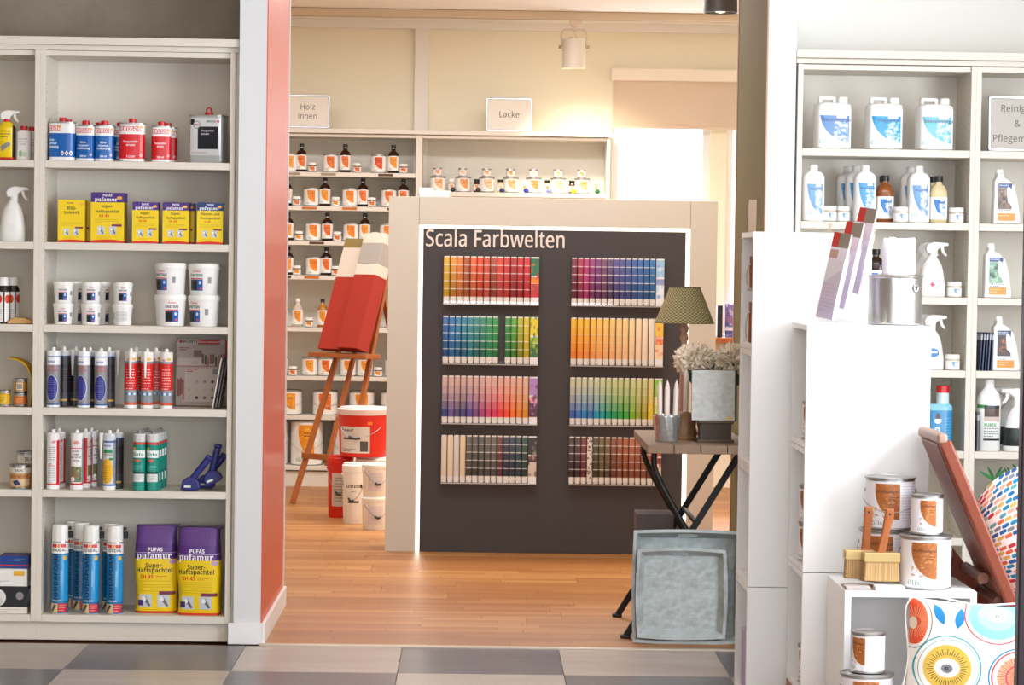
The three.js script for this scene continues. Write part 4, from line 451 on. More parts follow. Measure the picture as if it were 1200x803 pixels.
    const pc = print(44, 120, (c, w, h) => { fill(c, '#eceaea', 0, 0, w, h); fill(c, card[0], 2, 4, w - 4, h * 0.35); fill(c, card[2], 2, h * 0.42, w - 4, h * 0.12); fill(c, card[1], 2, h * 0.55, w - 4, h * 0.28); speck(c, w, h * 0.8, 20, card, 0.7, 10, 8); }); mesh('picture_card', planarUV(rbox(cw * 0.92, H - 0.006, 0.004, 0.001, W / 2 - cw / 2, H / 2 + 0.002, 0.018), pc, W / 2 - cw, W / 2, 0, H), ink(pc, 0.4), r);
  }); }
{ const y = 1.805; for (const [lab, x, z, w, h, t] of [['white folded leaflet standing on the display top, left one', 0.0, -3.93, 0.075, 0.055, 0.25], ['second folded leaflet lying on top of the display wall', 0.085, -3.95, 0.09, 0.04, -0.3]]) { const g = thing('folded_leaflet', lab, 'leaflet', [x, y, z], t); mesh('front_sheet', rbox(w, h, 0.002, 0.0005, 0, 0, 0).rotateX(-0.5).translate(0, h * 0.44, 0.018), M.paper, g); mesh('rear_sheet', rbox(w, h, 0.002, 0.0005, 0, 0, 0).rotateX(0.5).translate(0, h * 0.44, -0.009), M.paper, g); } }
// ------------------------------------------------------------------ back room goods
const natur = (c1, c2, o = {}) => print(o.w || 150, o.h || 130, (c, w, h) => { fill(c, '#efece6', 0, 0, w, h); c.save(); c.beginPath(); c.rect(w * (o.x0 ?? 0.3), h * 0.06, w * (o.xw ?? 0.42), h * 0.76); c.clip(); disc(c, w * ((o.x0 ?? 0.3) + (o.xw ?? 0.42)), h * 0.2, w * (o.xw ?? 0.42), c1, h * 0.62); c.globalAlpha = 0.6; for (let i = 0; i < 26; i++) disc(c, w * R(0.3, 0.75), h * R(0.1, 0.8), R(3, 11), c2, R(2, 6)); c.globalAlpha = 1; lines(c, w * 0.45, h * 0.24, w * 0.25, 2, 9, '#5a2a14', 3); c.restore(); txt(c, 'ölis', w * ((o.x0 ?? 0.3) + 0.04), h * 0.88, h * 0.13, '#6a8a6a', { font: 'serif' }); });
const NT = [natur('#e8901a', '#f0b848'), natur('#d8641a', '#ee9a40'), natur('#c83e1a', '#e2702e'), natur('#e27a18', '#f2a83a')], NB = [natur('#e08a1e', '#f0b848', { x0: 0.25, xw: 0.5 }), natur('#d8641a', '#ee9a40', { x0: 0.25, xw: 0.5 })];
const ord = ['first', 'second', 'third', 'fourth', 'fifth', 'sixth', 'seventh'];
function glassBottle(r, h, mat, cap, pr) { const g = G(), nh = h * 0.2; mesh('glass', loft([[0, r * 0.92, r * 0.92], [0.003, r, r], [h * 0.62, r, r], [h * 0.72, r * 0.8, r * 0.8], [h * 0.79, r * 0.4, r * 0.4], [h * 0.9, r * 0.36, r * 0.36]], { n: 24, crease: 0.9, p: 2.4 }), mat, g);
  mesh('label', loft([[h * 0.09, r + 0.0006, r + 0.0006], [h * 0.6, r + 0.0006, r + 0.0006]], { n: 24, p: 2.4, rect: pr, caps: false }), ink(pr, 0.5), g); mesh('cap', loft([[h * 0.885, r * 0.43, r * 0.43], [h, r * 0.42, r * 0.42]], { n: 18 }), cap, g); return g; }
function jar(r, h, lid, pr, mat = M.amber) { const g = G(); mesh('glass', loft([[0, r * 0.93, r * 0.93], [0.002, r, r], [h * 0.68, r, r], [h * 0.76, r * 0.9, r * 0.9]], { n: 22 }), mat, g); mesh('label', loft([[h * 0.06, r + 0.0005, r + 0.0005], [h * 0.6, r + 0.0005, r + 0.0005]], { n: 22, rect: pr, caps: false }), ink(pr, 0.5), g); mesh('lid', loft([[h * 0.72, r * 1.0, r * 1.0], [h * 0.97, r * 1.0, r * 1.0], [h, r * 0.95, r * 0.95]], { n: 22 }), lid, g); return g; }
const bTin = NT.map((p) => tin(0.05, 0.12, p, { n: 26 })), bBot = NB.map((p) => glassBottle(0.036, 0.184, M.amberDark, M.capBlack, p)), bHon = [glassBottle(0.036, 0.184, M.clearLiq, M.whitePl, NB[0]), glassBottle(0.033, 0.184, M.honey, M.capBlack, NB[0])], bJar = NB.map((p) => jar(0.0265, 0.061, M.whitePl, p)), bTin2 = NT.map((p) => tin(0.08, 0.16, p, { n: 30, bail: 'front' })), bTin3 = NT.map((p) => tin(0.104, 0.29, p, { n: 32, bail: 'front' }));
{ const rowName = ['top', 'second', 'third', 'fourth', 'fifth', 'sixth', 'seventh', 'bottom'], zr = -7.47;
  const rows = [
    [['t', -0.955, 0], ['b', -0.878, 1], ['j', -0.807, 1], ['t', -0.69, 1], ['b', -0.595, 1], ['j', -0.517, 1], ['t', -0.379, 2], ['b', -0.283, 0], ['j', -0.216, 1]],
    [['b', -0.972, 0], ['j', -0.906, 1], ['t', -0.812, 3], ['b', -0.724, 0], ['j', -0.653, 0], ['t', -0.562, 3], ['b', -0.478, 1], ['j', -0.418, 1], ['t', -0.31, 1], ['b', -0.215, 1]],
    [['b', -0.96, 0], ['j', -0.889, 0], ['t', -0.797, 3], ['b', -0.706, 1], ['j', -0.64, 1], ['t', -0.553, 3], ['b', -0.462, 0], ['j', -0.395, 0], ['t', -0.315, 3]],
    [['b', -0.958, 0], ['j', -0.9, 0], ['t', -0.793, 3], ['b', -0.71, 1], ['j', -0.648, 1], ['t', -0.5, 0], ['b', -0.41, 1], ['t', -0.3, 1]],
    [['t', -1.005, 0], ['h', -0.892, 0], ['j', -0.816, 0], ['h', -0.731, 1], ['t', -0.63, 1], ['h', -0.4, 0], ['t', -0.28, 0]],
    [['b', -0.99, 0], ['j', -0.918, 1], ['t', -0.81, 0], ['t', -0.705, 1], ['t', -0.56, 3], ['t', -0.45, 0], ['j', -0.365, 0], ['t', -0.27, 1]],
    [['T', -0.94, 0], ['T', -0.708, 1], ['T', -0.47, 0], ['T', -0.265, 2]],
    [['K', -1.055, 1], ['K', -0.826, 0], ['K', -0.55, 1], ['K', -0.3, 0]]];
  rows.forEach((row, r) => { const cnt = {}; row.forEach(([k, x, v]) => { cnt[k] = (cnt[k] || 0) + 1; const o = ord[cnt[k] - 1], sh = `on the ${rowName[r]} shelf of the back bookcase`; const tn = ['yellow orange', 'orange', 'red orange', 'orange'][v];
    if (k === 't') put(bTin[v], 'oil_tin', `${o} small tin from the left on the back bookcase's ${rowName[r]} shelf, ${tn} label`, 'tin', [x, SB[r], zr - 0.005], 0, 'small oil tins'); else if (k === 'b') put(bBot[v], 'oil_bottle', `${o} dark amber bottle from the left ${sh}`, 'bottle', [x, SB[r], zr], 0, 'amber oil bottles');
    else if (k === 'h') put(bHon[v], 'oil_bottle', `${o} light oil bottle from the left ${sh}`, 'bottle', [x, SB[r], zr], 0, 'light oil bottles'); else if (k === 'j') put(bJar[v], 'wax_jar', `${o} little wax jar from the left ${sh}`, 'jar', [x, SB[r], zr + 0.02], 0, 'small wax jars');
    else put((k === 'T' ? bTin2 : bTin3)[v], 'paint_tin', `${o} ${k === 'T' ? 'medium' : 'large'} wire handled tin from the left ${sh}`, 'tin', [x, SB[r], zr - (k === 'T' ? 0.03 : 0.05)], 0, 'wire handled tins'); }); }); }
{ // pale varnish tins beside the spotlight, small tin stacked on a larger one, with colour sample bottles between
  const pv = [natur('#dca468', '#f0d0a8'), natur('#d88a4a', '#f0c090'), natur('#e6b888', '#f6e2c8')], big = pv.map((p) => tin(0.05, 0.1, p, { n: 26 })), sm = pv.map((p) => tin(0.028, 0.055, p, { n: 22 })), spheres = ['#2a2a30', '#3a2a20', '#23346a', '#2a3a9a', '#7a8ac8', '#d8b81e', '#1e6a3a'], y = 1.925;
  [0.008, 0.172, 0.326, 0.482, 0.63, 0.79, 0.945].forEach((x, i) => { put(big[i % 3], 'varnish_tin', `${ord[i]} pale varnish tin from the left behind the display top`, 'tin', [x, y, -7.47], 0.1, 'pale varnish tins'); put(sm[(i + 1) % 3], 'varnish_tin', `${ord[i]} small varnish tin from the left, stacked on a larger pale tin`, 'tin', [x - 0.004, y + 0.1008, -7.47], 0, 'small varnish tins');
    const g = G(); mesh('glass', loft([[0, 0.02, 0.02], [0.06, 0.02, 0.02], [0.07, 0.014, 0.014]], { n: 18 }), [M.clearLiq, M.amber, M.cream, M.whitePl][i % 4], g); mesh('label', loft([[0.012, 0.0206, 0.0206], [0.05, 0.0206, 0.0206]], { n: 18, rect: pv[i % 3], caps: false }), ink(pv[i % 3], 0.5), g); mesh('lid', loft([[0.068, 0.018, 0.018], [0.085, 0.018, 0.018]], { n: 18 }), i % 3 ? M.capBlack : M.whitePl, g); put(g, 'varnish_bottle', `${ord[i]} small varnish bottle from the left between the pale tins`, 'bottle', [x + 0.088, y, -7.47], 0, 'small varnish bottles');
    info(mesh(numbered('colour_sample'), new THREE.SphereGeometry(0.017, 18, 12).scale(1, 0.92, 0.7).translate(x + 0.098, y + 0.0157, -7.425), std(spheres[i], 0.25), scene), `${['black', 'dark brown', 'navy', 'royal blue', 'light blue', 'yellow', 'green'][i]} round colour sample before the pale varnish tins`, 'colour sample', 'round colour samples'); }); }
function frameSign(label, x, y, z, w, h, rows, tilt, size, paper = '#e6e0d4') { const s = thing('framed_sign', label, 'sign', [x, y + 0.0015, z]), f = 0.011, pr = print(Math.round(w * 1000), Math.round(h * 1000), (c, W, H) => { fill(c, paper, 0, 0, W, H); rows.forEach((t, i) => txt(c, t, W * 0.5, H * (0.5 + (i - (rows.length - 1) / 2) * 0.27), size, '#57534c')); });
  const g = G(); g.name = 'board'; mesh('frame', merge([rbox(w, f, 0.012, 0.003, 0, f / 2, 0), rbox(w, f, 0.012, 0.003, 0, h - f / 2, 0), rbox(f, h, 0.012, 0.003, -w / 2 + f / 2, h / 2, 0), rbox(f, h, 0.012, 0.003, w / 2 - f / 2, h / 2, 0)]).rotateX(tilt), std('#bdbfc2', 0.3, 0.9), s); mesh('insert', planarUV(rbox(w - f, h - f, 0.005, 0.001, 0, h / 2, 0), pr, -w / 2, w / 2, 0, h).rotateX(tilt), ink(pr, 0.5), s); mesh('foot', rbox(w * 0.5, 0.006, 0.06, 0.002, 0, 0.003, -0.03), M.wire, s); return s; }
frameSign('framed sign reading Holz innen above the left back bookcase', -0.84, 2.322, -7.42, 0.285, 0.215, ['Holz', 'innen'], -0.04, 50); frameSign('framed sign reading Lacke on top of the back bookcase', 0.464, 2.322, -7.42, 0.3, 0.215, ['Lacke'], -0.04, 54);
// easel with a painted sample board
{ const e = thing('easel', 'wooden artist easel carrying the red and white sample board', 'easel', [-0.672, 0, -6.1], -0.75), at = (x, y, z = 0) => [x, y, z - y * 0.333];
  for (const k of [-1, 1]) mesh('leg', bar(at(k * 0.21, 0.004), at(k * 0.1, 1.5), 0.034, 0.022), M.wood, e); mesh('leg', bar([0, 0.004, -0.9], [0, 1.42, -0.5], 0.034, 0.022), M.wood, e); mesh('mast', bar(at(0, 0.24), at(0, 1.58), 0.03, 0.02), M.wood, e);
  mesh('crossbar', bar(at(-0.21, 0.29, 0.02), at(0.21, 0.29, 0.02), 0.036, 0.016), M.wood, e); mesh('ledge', bar([-0.25, 0.9, -0.215], [0.25, 0.9, -0.215], 0.026, 0.13), M.wood, e); mesh('top_bar', bar(at(-0.13, 1.42, 0.02), at(0.13, 1.42, 0.02), 0.036, 0.016), M.wood, e); }
{ const b = thing('sample_board', 'stepped wooden sample board painted white above and red below', 'board', [-0.672 + Math.sin(-0.75) * -0.215, 0.9145, -6.1 + Math.cos(-0.75) * -0.215]); b.rotation.order = 'YXZ'; b.rotation.set(-0.325, -0.75, 0);
  const red = std('#a82c18', 0.75), redD = std('#a02817', 0.75), wh = std('#d9c9b6', 0.75), gr = std('#a39a90', 0.75), ol = std('#8a7442', 0.8);
  const plank = (x, w, z, d, segs) => { const y1 = segs[segs.length - 1][1], p = mesh('plank', rbox(w - 0.004, y1 - 0.018, d - 0.004, 0.002, x, y1 / 2 + 0.007, z), wh, b); segs.forEach(([a, c, m]) => mesh('paint_coat', rbox(w, c - a - 0.0005, d, 0.002, x, (a + c) / 2, z), m, p)); };
  plank(-0.1, 0.2, 0.012, 0.05, [[0.012, 0.47, red], [0.47, 0.66, wh], [0.66, 0.72, ol]]); plank(0.092, 0.182, 0.03, 0.1, [[0.012, 0.475, redD], [0.475, 0.545, wh], [0.545, 0.675, gr], [0.675, 0.74, wh]]); }
// buckets
P.bucketPaper = print(260, 220, (c, w, h) => { fill(c, '#d4240f', 0, 0, w, h); fill(c, '#d9cfc4', w * 0.14, h * 0.28, w * 0.52, h * 0.62); txt(c, 'knauf', w * 0.28, h * 0.36, 20, '#2a2624', { bold: 1 }); fill(c, '#3c3836', w * 0.2, h * 0.54, w * 0.18, 10); fill(c, '#4c4846', w * 0.5, h * 0.62, w * 0.13, h * 0.24); lines(c, w * 0.17, h * 0.8, w * 0.26, 2, 10, '#5c5854', 4); fill(c, '#e8831e', w * 0.62, h * 0.17, 20, 14); });
P.bucketWhite = print(220, 300, (c, w, h) => { fill(c, '#efe9e0', 0, 0, w, h); txt(c, 'Kalkfarbe', w * 0.48, h * 0.28, 26, '#4a4642', { bold: 1 }); txt(c, 'weiß', w * 0.5, h * 0.37, 18, '#4a4642'); fill(c, '#4c4640', w * 0.3, h * 0.56, w * 0.4, 12); disc(c, w * 0.78, h * 0.28, 8, '#23211f', 12); }); P.bucketText = print(220, 240, (c, w, h) => { fill(c, '#efe8df', 0, 0, w, h); fill(c, '#e3dbe0', w * 0.12, h * 0.14, w * 0.52, h * 0.66); lines(c, w * 0.17, h * 0.2, w * 0.42, 9, 13, '#b9aeb0', 3); });
P.bucketRed = print(200, 260, (c, w, h) => { fill(c, '#d4240f', 0, 0, w, h); fill(c, '#cfc6bc', w * 0.2, h * 0.16, w * 0.6, h * 0.62); lines(c, w * 0.28, h * 0.24, w * 0.4, 9, 14, '#6a625c', 4); });
function bucket(r, h, pr, lidMat, label, pos, turn, wireFront = true) { const g = thing('bucket', label, 'bucket', pos, turn); mesh('pail', loft([[0, r * 0.86, r * 0.86], [0.004, r * 0.88, r * 0.88], [h * 0.86, r * 0.965, r * 0.965]], { rect: pr, n: 36, v: [0, h * 0.86] }), ink(pr, 0.4), g); mesh('lid', loft([[h * 0.85, r * 0.99, r * 0.99], [h * 0.86, r, r], [h * 0.96, r, r], [h * 0.97, r * 0.95, r * 0.95], [h * 0.975, r * 0.9, r * 0.9], [h, r * 0.88, r * 0.88]], { n: 36 }), lidMat, g);
  const y = h * 0.8; const wh = mesh('wire_handle', tube([[-r * 0.98, y, 0], [-r * 0.8, y - h * 0.2, r * 0.62], [-r * 0.2, y - h * 0.42, r * 1.0], [r * 0.5, y - h * 0.3, r * 0.9], [r * 0.98, y, 0]], 0.0018, 32, false, 6), M.wire, g); mesh('grip', tube([[-r * 0.42, y - h * 0.375, r * 0.93], [-r * 0.2, y - h * 0.42, r * 1.005], [r * 0.02, y - h * 0.41, r * 1.02]], 0.006, 10), std('#3a342f', 0.6), wh); for (const s of [-1, 1]) mesh('lug', new THREE.CylinderGeometry(0.011, 0.011, 0.01, 12).rotateZ(PI / 2).translate(s * r * 0.97, y, 0), lidMat, g); return g; }
bucket(0.071, 0.182, P.bucketText, M.whitePl, 'lower white bucket of the stack nearest the display', [-0.278, 0, -4.86], 0.5); bucket(0.071, 0.182, P.bucketText, M.whitePl, 'upper white bucket of the stack nearest the display', [-0.278, 0.183, -4.86], 0.5);
bucket(0.068, 0.34, P.bucketWhite, M.whitePl, 'tall white bucket with black print in front of the red one', [-0.405, 0, -5.18], 0.0); bucket(0.075, 0.355, P.bucketRed, M.redPl, 'slim red bucket behind the tall white bucket', [-0.5, 0, -5.5], 0.1); bucket(0.15, 0.36, P.fW, M.whitePl, 'wide white bucket hidden under the large red bucket', [-0.26, 0, -5.44], 0.1); bucket(0.152, 0.28, P.bucketPaper, std('#e8d2cc', 0.4), 'large red bucket with grey label and white lid', [-0.365, 0.362, -5.40], -0.1);
{ // chair and magazines at the back window
  const c = thing('wooden_chair', 'wooden chair with blue seat seen behind the table at the window', 'chair', [1.86, 0, -6.6]); mesh('seat', rbox(0.4, 0.03, 0.4, 0.006, 0, 0.44, 0), M.wood, c); mesh('cushion', rbox(0.38, 0.05, 0.38, 0.02, 0, 0.482, 0), std('#4a6a9a', 0.85), c); for (const [a, b] of [[-1, -1], [1, -1], [-1, 1], [1, 1]]) mesh('leg', bar([a * 0.18, 0, b * 0.18], [a * 0.17, 0.43, b * 0.17], 0.035, 0.035), M.wood, c); mesh('backrest', rbox(0.03, 0.42, 0.4, 0.006, 0.19, 0.66, 0), M.wood, c);
  const y = 1.003; info(mesh('black_binder', rbox(0.035, 0.21, 0.16, 0.004, 1.862, y + 0.105, -7.6), M.black, scene), 'black binder standing on the window sill', 'binder'); P.mag = print(120, 160, (k, w, h) => { fill(k, '#7a6aa8', 0, 0, w, h); speck(k, w, h, 40, ['#3a4a9a', '#c86a7a', '#d8d0e0', '#5a8ac0'], 0.8, 26, 20); fill(k, '#e6e0ea', 0, h * 0.7, w, h * 0.1); }); const m = thing('magazine', 'blue and violet magazine propped on the window sill', 'magazine', [1.955, y, -7.6], 0.1); mesh('cover', planarUV(rbox(0.1, 0.22, 0.006, 0.001, 0, 0.11, 0), P.mag, -0.05, 0.05, 0, 0.22).rotateX(-0.1), ink(P.mag, 0.4), m); mesh('stand', rbox(0.13, 0.02, 0.08, 0.003, 0, 0.01, 0), M.clear, m); }
// ------------------------------------------------------------------ table in the passage and what stands on it
const TY = 0.78;
{ const t = thing('folding_table', 'narrow wooden table with black folding legs against the olive wall', 'table', [1.15, 0, -1.2]);
  for (let i = 0; i < 4; i++) mesh('plank', rbox(0.102, 0.034, 0.87, 0.004, -0.1585 + i * 0.104, TY - 0.017, 0), M.oldWood, t);
  for (const z of [-0.34, 0.26]) { mesh('leg', bar([0.17, TY - 0.035, z + 0.02], [-0.275, 0.004, z + 0.02], 0.026, 0.012), M.blackMetal, t); mesh('leg', tube([[-0.17, TY - 0.036, z], [-0.172, TY - 0.09, z], [-0.15, TY - 0.15, z], [-0.05, TY - 0.33, z], [0.21, 0.012, z]], 0.012, 40), M.blackMetal, t); mesh('foot', rbox(0.04, 0.014, 0.03, 0.004, -0.275, 0.007, z + 0.02), M.black, t); mesh('pivot_bolt', new THREE.CylinderGeometry(0.009, 0.009, 0.05, 10).rotateX(PI / 2).translate(-0.052, 0.372, z + 0.012), M.steelDull, t); }
  mesh('cross_rail', bar([0.0, 0.46, -0.33], [0.0, 0.46, 0.27], 0.016, 0.016), M.blackMetal, t); }
P.gingham = canvasTex(128, 128, (c, w, h) => { fill(c, '#a09a6c', 0, 0, w, h); for (let j = 0; j < 8; j++) for (let i = 0; i < 8; i++) fill(c, (i + j) & 1 ? '#7d784c' : '#cbc499', i * 16, j * 16, 16, 16); }, 9, 3);
{ const l = thing('table_lamp', 'table lamp with chequered olive shade on a turned pale foot', 'lamp', [1.128, TY, -1.4]);
  mesh('shade', new THREE.CylinderGeometry(0.064, 0.123, 0.146, 40, 1, true).translate(0, 0.535, 0), std('#ffffff', 0.9, 0, { map: P.gingham, side: THREE.DoubleSide }), l); mesh('shade_ring', merge([new THREE.TorusGeometry(0.064, 0.002, 6, 40).rotateX(PI / 2).translate(0, 0.608, 0), new THREE.TorusGeometry(0.123, 0.002, 6, 40).rotateX(PI / 2).translate(0, 0.462, 0)]), std('#7d7850', 0.8), l);
  mesh('stand', lathe([[0, 0], [0.075, 0], [0.078, 0.015], [0.055, 0.03], [0.022, 0.045], [0.015, 0.07], [0.022, 0.1], [0.017, 0.13], [0.0145, 0.3], [0.012, 0.38], [0.018, 0.40], [0.013, 0.42], [0.019, 0.44], [0.011, 0.46], [0.008, 0.50], [0, 0.50]], 28), std('#c2a08c', 0.6), l); }
{ const v = thing('candle_glass', 'silver hammered glass tumbler at the front of the wooden table', 'candle glass', [1.027, TY, -0.95]); const pts = [], N = 14; for (let i = 0; i <= N; i++) pts.push([0.044 + 0.013 * (i / N), 0.108 * i / N]); const g = new THREE.LatheGeometry([[0, 0.001], [0.04, 0.0], ...pts, [0.053, 0.108], [0.04, 0.008], [0, 0.008]].map((p) => new THREE.Vector2(...p)), 48), p = g.attributes.position; for (let i = 0; i < p.count; i++) { const x = p.getX(i), y = p.getY(i), z = p.getZ(i), a = Math.atan2(z, x); if (y > 0.006 && y < 0.104) { const d = 1 + 0.028 * Math.sin(a * 9 + y * 130) * Math.cos(a * 5 - y * 170); p.setX(i, x * d); p.setZ(i, z * d); } } g.computeVertexNormals(); mesh('cup', g, std('#b9bdbd', 0.22, 0.75), v); }
const candleMat = std('#e9ddd3', 0.5);
const candle = (h) => { const g = G(); const wx = mesh('wax', loft([[0, 0.0105, 0.0105], [h * 0.85, 0.0105, 0.0105], [h * 0.95, 0.007, 0.007], [h, 0.002, 0.002]], { n: 18, crease: 1 }), candleMat, g); mesh('wick', new THREE.CylinderGeometry(0.001, 0.001, 0.008, 6).translate(0, h + 0.003, 0), std('#d8cfc4', 0.9), wx); return g; };
const cd = candle(0.232); [[1.002, -0.955, 'left candle'], [1.027, -0.94, 'middle candle'], [1.06, -0.955, 'right candle']].forEach(([x, z, n], i) => { const c = put(cd, 'candle', `tall white ${n} of the three standing in the silver glass`, 'candle', [x, TY + 0.009, z], 0, 'white candles'); c.rotation.z = [0.02, 0, -0.02][i]; });
{ const w = thing('candle_holder', 'turned wooden candle holder between the silver glass and the plaque', 'candle holder', [1.108, TY, -1.08]); mesh('turned_body', lathe([[0, 0], [0.05, 0], [0.053, 0.01], [0.047, 0.02], [0.05, 0.035], [0.046, 0.055], [0.049, 0.07], [0.044, 0.09], [0.034, 0.104], [0.022, 0.112], [0, 0.112]], 32), std('#8f6b48', 0.6), w); put(candle(0.17), 'candle', 'single white candle on the turned wooden holder', 'candle', [1.112, TY + 0.112, -1.075]); }
{ const b = thing('plaque_stand', 'small dark wooden box under the pale zinc plaque', 'box', [1.222, TY, -0.985]); mesh('box_body', rbox(0.125, 0.072, 0.09, 0.003, 0, 0.042, 0), std('#4a4039', 0.8), b); mesh('base_board', rbox(0.145, 0.012, 0.11, 0.003, 0, 0.006, 0), std('#5a4d43', 0.8), b); mesh('lid_board', rbox(0.14, 0.01, 0.1, 0.003, 0, 0.08, 0), std('#5a4d43', 0.8), b);
  P.plaque = print(220, 256, (c, w, h) => { fill(c, '#b9bcb8', 0, 0, w, h); speck(c, w, h, 240, ['#a4a7a4', '#c9ccc8', '#9a9a94'], 0.25, 22, 16); speck(c, w, h, 160, ['#6a6864', '#86847e'], 0.5, 3, 1.6); fill(c, '#d8b86a', w * 0.8, h * 0.92, w * 0.14, h * 0.05); });
  const z = thing('zinc_plaque', 'pale grey zinc plaque leaning on the dark wooden box', 'plaque', [1.212, TY + 0.086, -0.955]); mesh('sheet', planarUV(rbox(0.172, 0.2, 0.008, 0.002, 0, 0.1, 0), P.plaque, -0.086, 0.086, 0, 0.2).rotateX(-0.1), ink(P.plaque, 0.45, 0.3), z); mesh('backing', rbox(0.18, 0.205, 0.006, 0.002, 0.004, 0.1, -0.008).rotateX(-0.1), std('#3a342f', 0.8), z); }
{ const vs = thing('flower_vase', 'dark vase holding cream hydrangea blooms behind the zinc plaque', 'vase', [1.225, TY, -1.17]); mesh('vase_body', lathe([[0, 0], [0.045, 0], [0.06, 0.06], [0.055, 0.14], [0.035, 0.2], [0.04, 0.22], [0.034, 0.22], [0.03, 0.19], [0, 0.19]], 28), std('#3d3a36', 0.5), vs);
  const petal = new THREE.SphereGeometry(1, 8, 5, 0, PI * 2, 0, PI * 0.5).scale(0.011, 0.004, 0.019).translate(0, 0, 0.012);
  const bloom = (label, x, y, z, r) => { const ps = [new THREE.SphereGeometry(r * 0.62, 16, 12).scale(1, 0.82, 1)]; for (let i = 0; i < 300; i++) { const k = (i + 0.5) / 300, th = Math.acos(1 - 1.8 * k), ph = i * 2.39996, n = new THREE.Vector3(Math.sin(th) * Math.cos(ph), Math.cos(th), Math.sin(th) * Math.sin(ph)), g = petal.clone(); const q = new THREE.Quaternion().setFromUnitVectors(new THREE.Vector3(0, 0, 1), n.clone().add(new THREE.Vector3(R(-0.55, 0.55), R(-0.55, 0.55), R(-0.55, 0.55))).normalize()); g.rotateZ(R(0, 6)); g.applyQuaternion(q); const rr = r * R(0.6, 0.82); g.translate(n.x * rr, n.y * rr * 0.82, n.z * rr); ps.push(g); } const b = mesh('bloom', merge(ps).translate(x, y, z), std('#fff3de', 0.8, 0, { side: THREE.DoubleSide }), vs); b.userData.label = label; };
  bloom('large cream bloom', -0.075, 0.318, 0.012, 0.078); bloom('cream bloom beside the olive wall', 0.078, 0.318, 0.005, 0.072);
  const leaf = ex([[0, 0], [0.022, 0.03], [0.024, 0.06], [0, 0.11], [-0.024, 0.06], [-0.022, 0.03]], 0.002, 0.0005, [], true); for (const [x, y, z, a, b] of [[0.0, 0.24, 0.03, 0.4, 0.0], [-0.04, 0.22, 0.03, 0.9, 0.5], [0.03, 0.23, 0.03, -0.5, 0.2], [-0.02, 0.26, 0.0, -0.2, -0.3], [0.06, 0.22, 0.02, -1.0, 0.3]]) mesh('leaf', leaf.clone().rotateX(b).rotateZ(a).translate(x, y, z), std('#3c4a30', 0.6), vs); for (const x of [-0.05, 0.05]) mesh('stem', tube([[0, 0.1, 0], [x * 0.4, 0.22, 0], [x * 1.3, 0.28, 0]], 0.003, 10), std('#4a5a36', 0.6), vs); }
// two grey trays leaning in front of the table
function prism8(a, b) { const g = new THREE.BufferGeometry(), v = [...a, ...b], f = [[0, 1, 2, 3], [7, 6, 5, 4], [0, 4, 5, 1], [1, 5, 6, 2], [2, 6, 7, 3], [3, 7, 4, 0]], p = [], u = []; for (const q of f) for (const k of [0, 2, 1, 0, 3, 2]) { p.push(...v[q[k]]); u.push(v[q[k]][0] + v[q[k]][2], v[q[k]][1] + v[q[k]][2] * 0.5); } g.setAttribute('position', new THREE.Float32BufferAttribute(p, 3)); g.setAttribute('uv', new THREE.Float32BufferAttribute(u, 2)); g.computeVertexNormals(); return g; }
function tray(label, w, h, d, fl, bow, pos, lean) { const t = thing('wooden_tray', label, 'tray', pos), th = 0.012; mesh('base', rbox(w - 2 * fl, h - 2 * fl, 0.01, 0.002, 0, h / 2, -d + 0.005), M.trayWood, t);
  const side = (name, horiz, sgn, slot) => { const P0 = (s, k, o) => { const W = w / 2 - fl * (1 - k) - (o ? th : 0), H = h / 2 - fl * (1 - k) - (o ? th : 0), z = -d + d * k, e = bow * Math.sin(PI * s) * k; return horiz ? [-W + 2 * W * s, h / 2 + sgn * (H + e), z] : [sgn * (W + e), h / 2 - H + 2 * H * s, z]; };
    const parts = [], add = (s0, s1, k0, k1) => parts.push(prism8([P0(s0, k0, 0), P0(s1, k0, 0), P0(s1, k1, 0), P0(s0, k1, 0)], [P0(s0, k0, 1), P0(s1, k0, 1), P0(s1, k1, 1), P0(s0, k1, 1)])); const n = 10; for (let i = 0; i < n; i++) { const a = i / n, b = (i + 1) / n; if (slot && i >= 4 && i < 6) { add(a, b, 0, 0.35); add(a, b, 0.72, 1); } else add(a, b, 0, 1); } mesh(name, merge(parts), new THREE.MeshPhysicalMaterial({ color: M.trayWood.color, map: M.trayWood.map, roughness: 0.8, side: THREE.DoubleSide }), t); };
  side('top_side', true, 1, true); side('bottom_side', true, -1, false); side('left_side', false, -1, false); side('right_side', false, 1, false); t.rotation.x = -lean; return t; }
tray('large grey washed wooden tray leaning upright at the passage', 0.43, 0.438, 0.075, 0.022, 0.006, [1.11, 0.004, -0.78], 0.06); tray('smaller grey tray standing inside the large grey tray', 0.345, 0.345, 0.05, 0.02, 0.008, [1.083, 0.026, -0.762], 0.05);
info(mesh('dark_crate', rbox(0.15, 0.475, 0.2, 0.004, 1.0, 0.238, -1.2), std('#544b49', 0.8), scene), 'dark grey wooden block standing behind the grey trays', 'block');
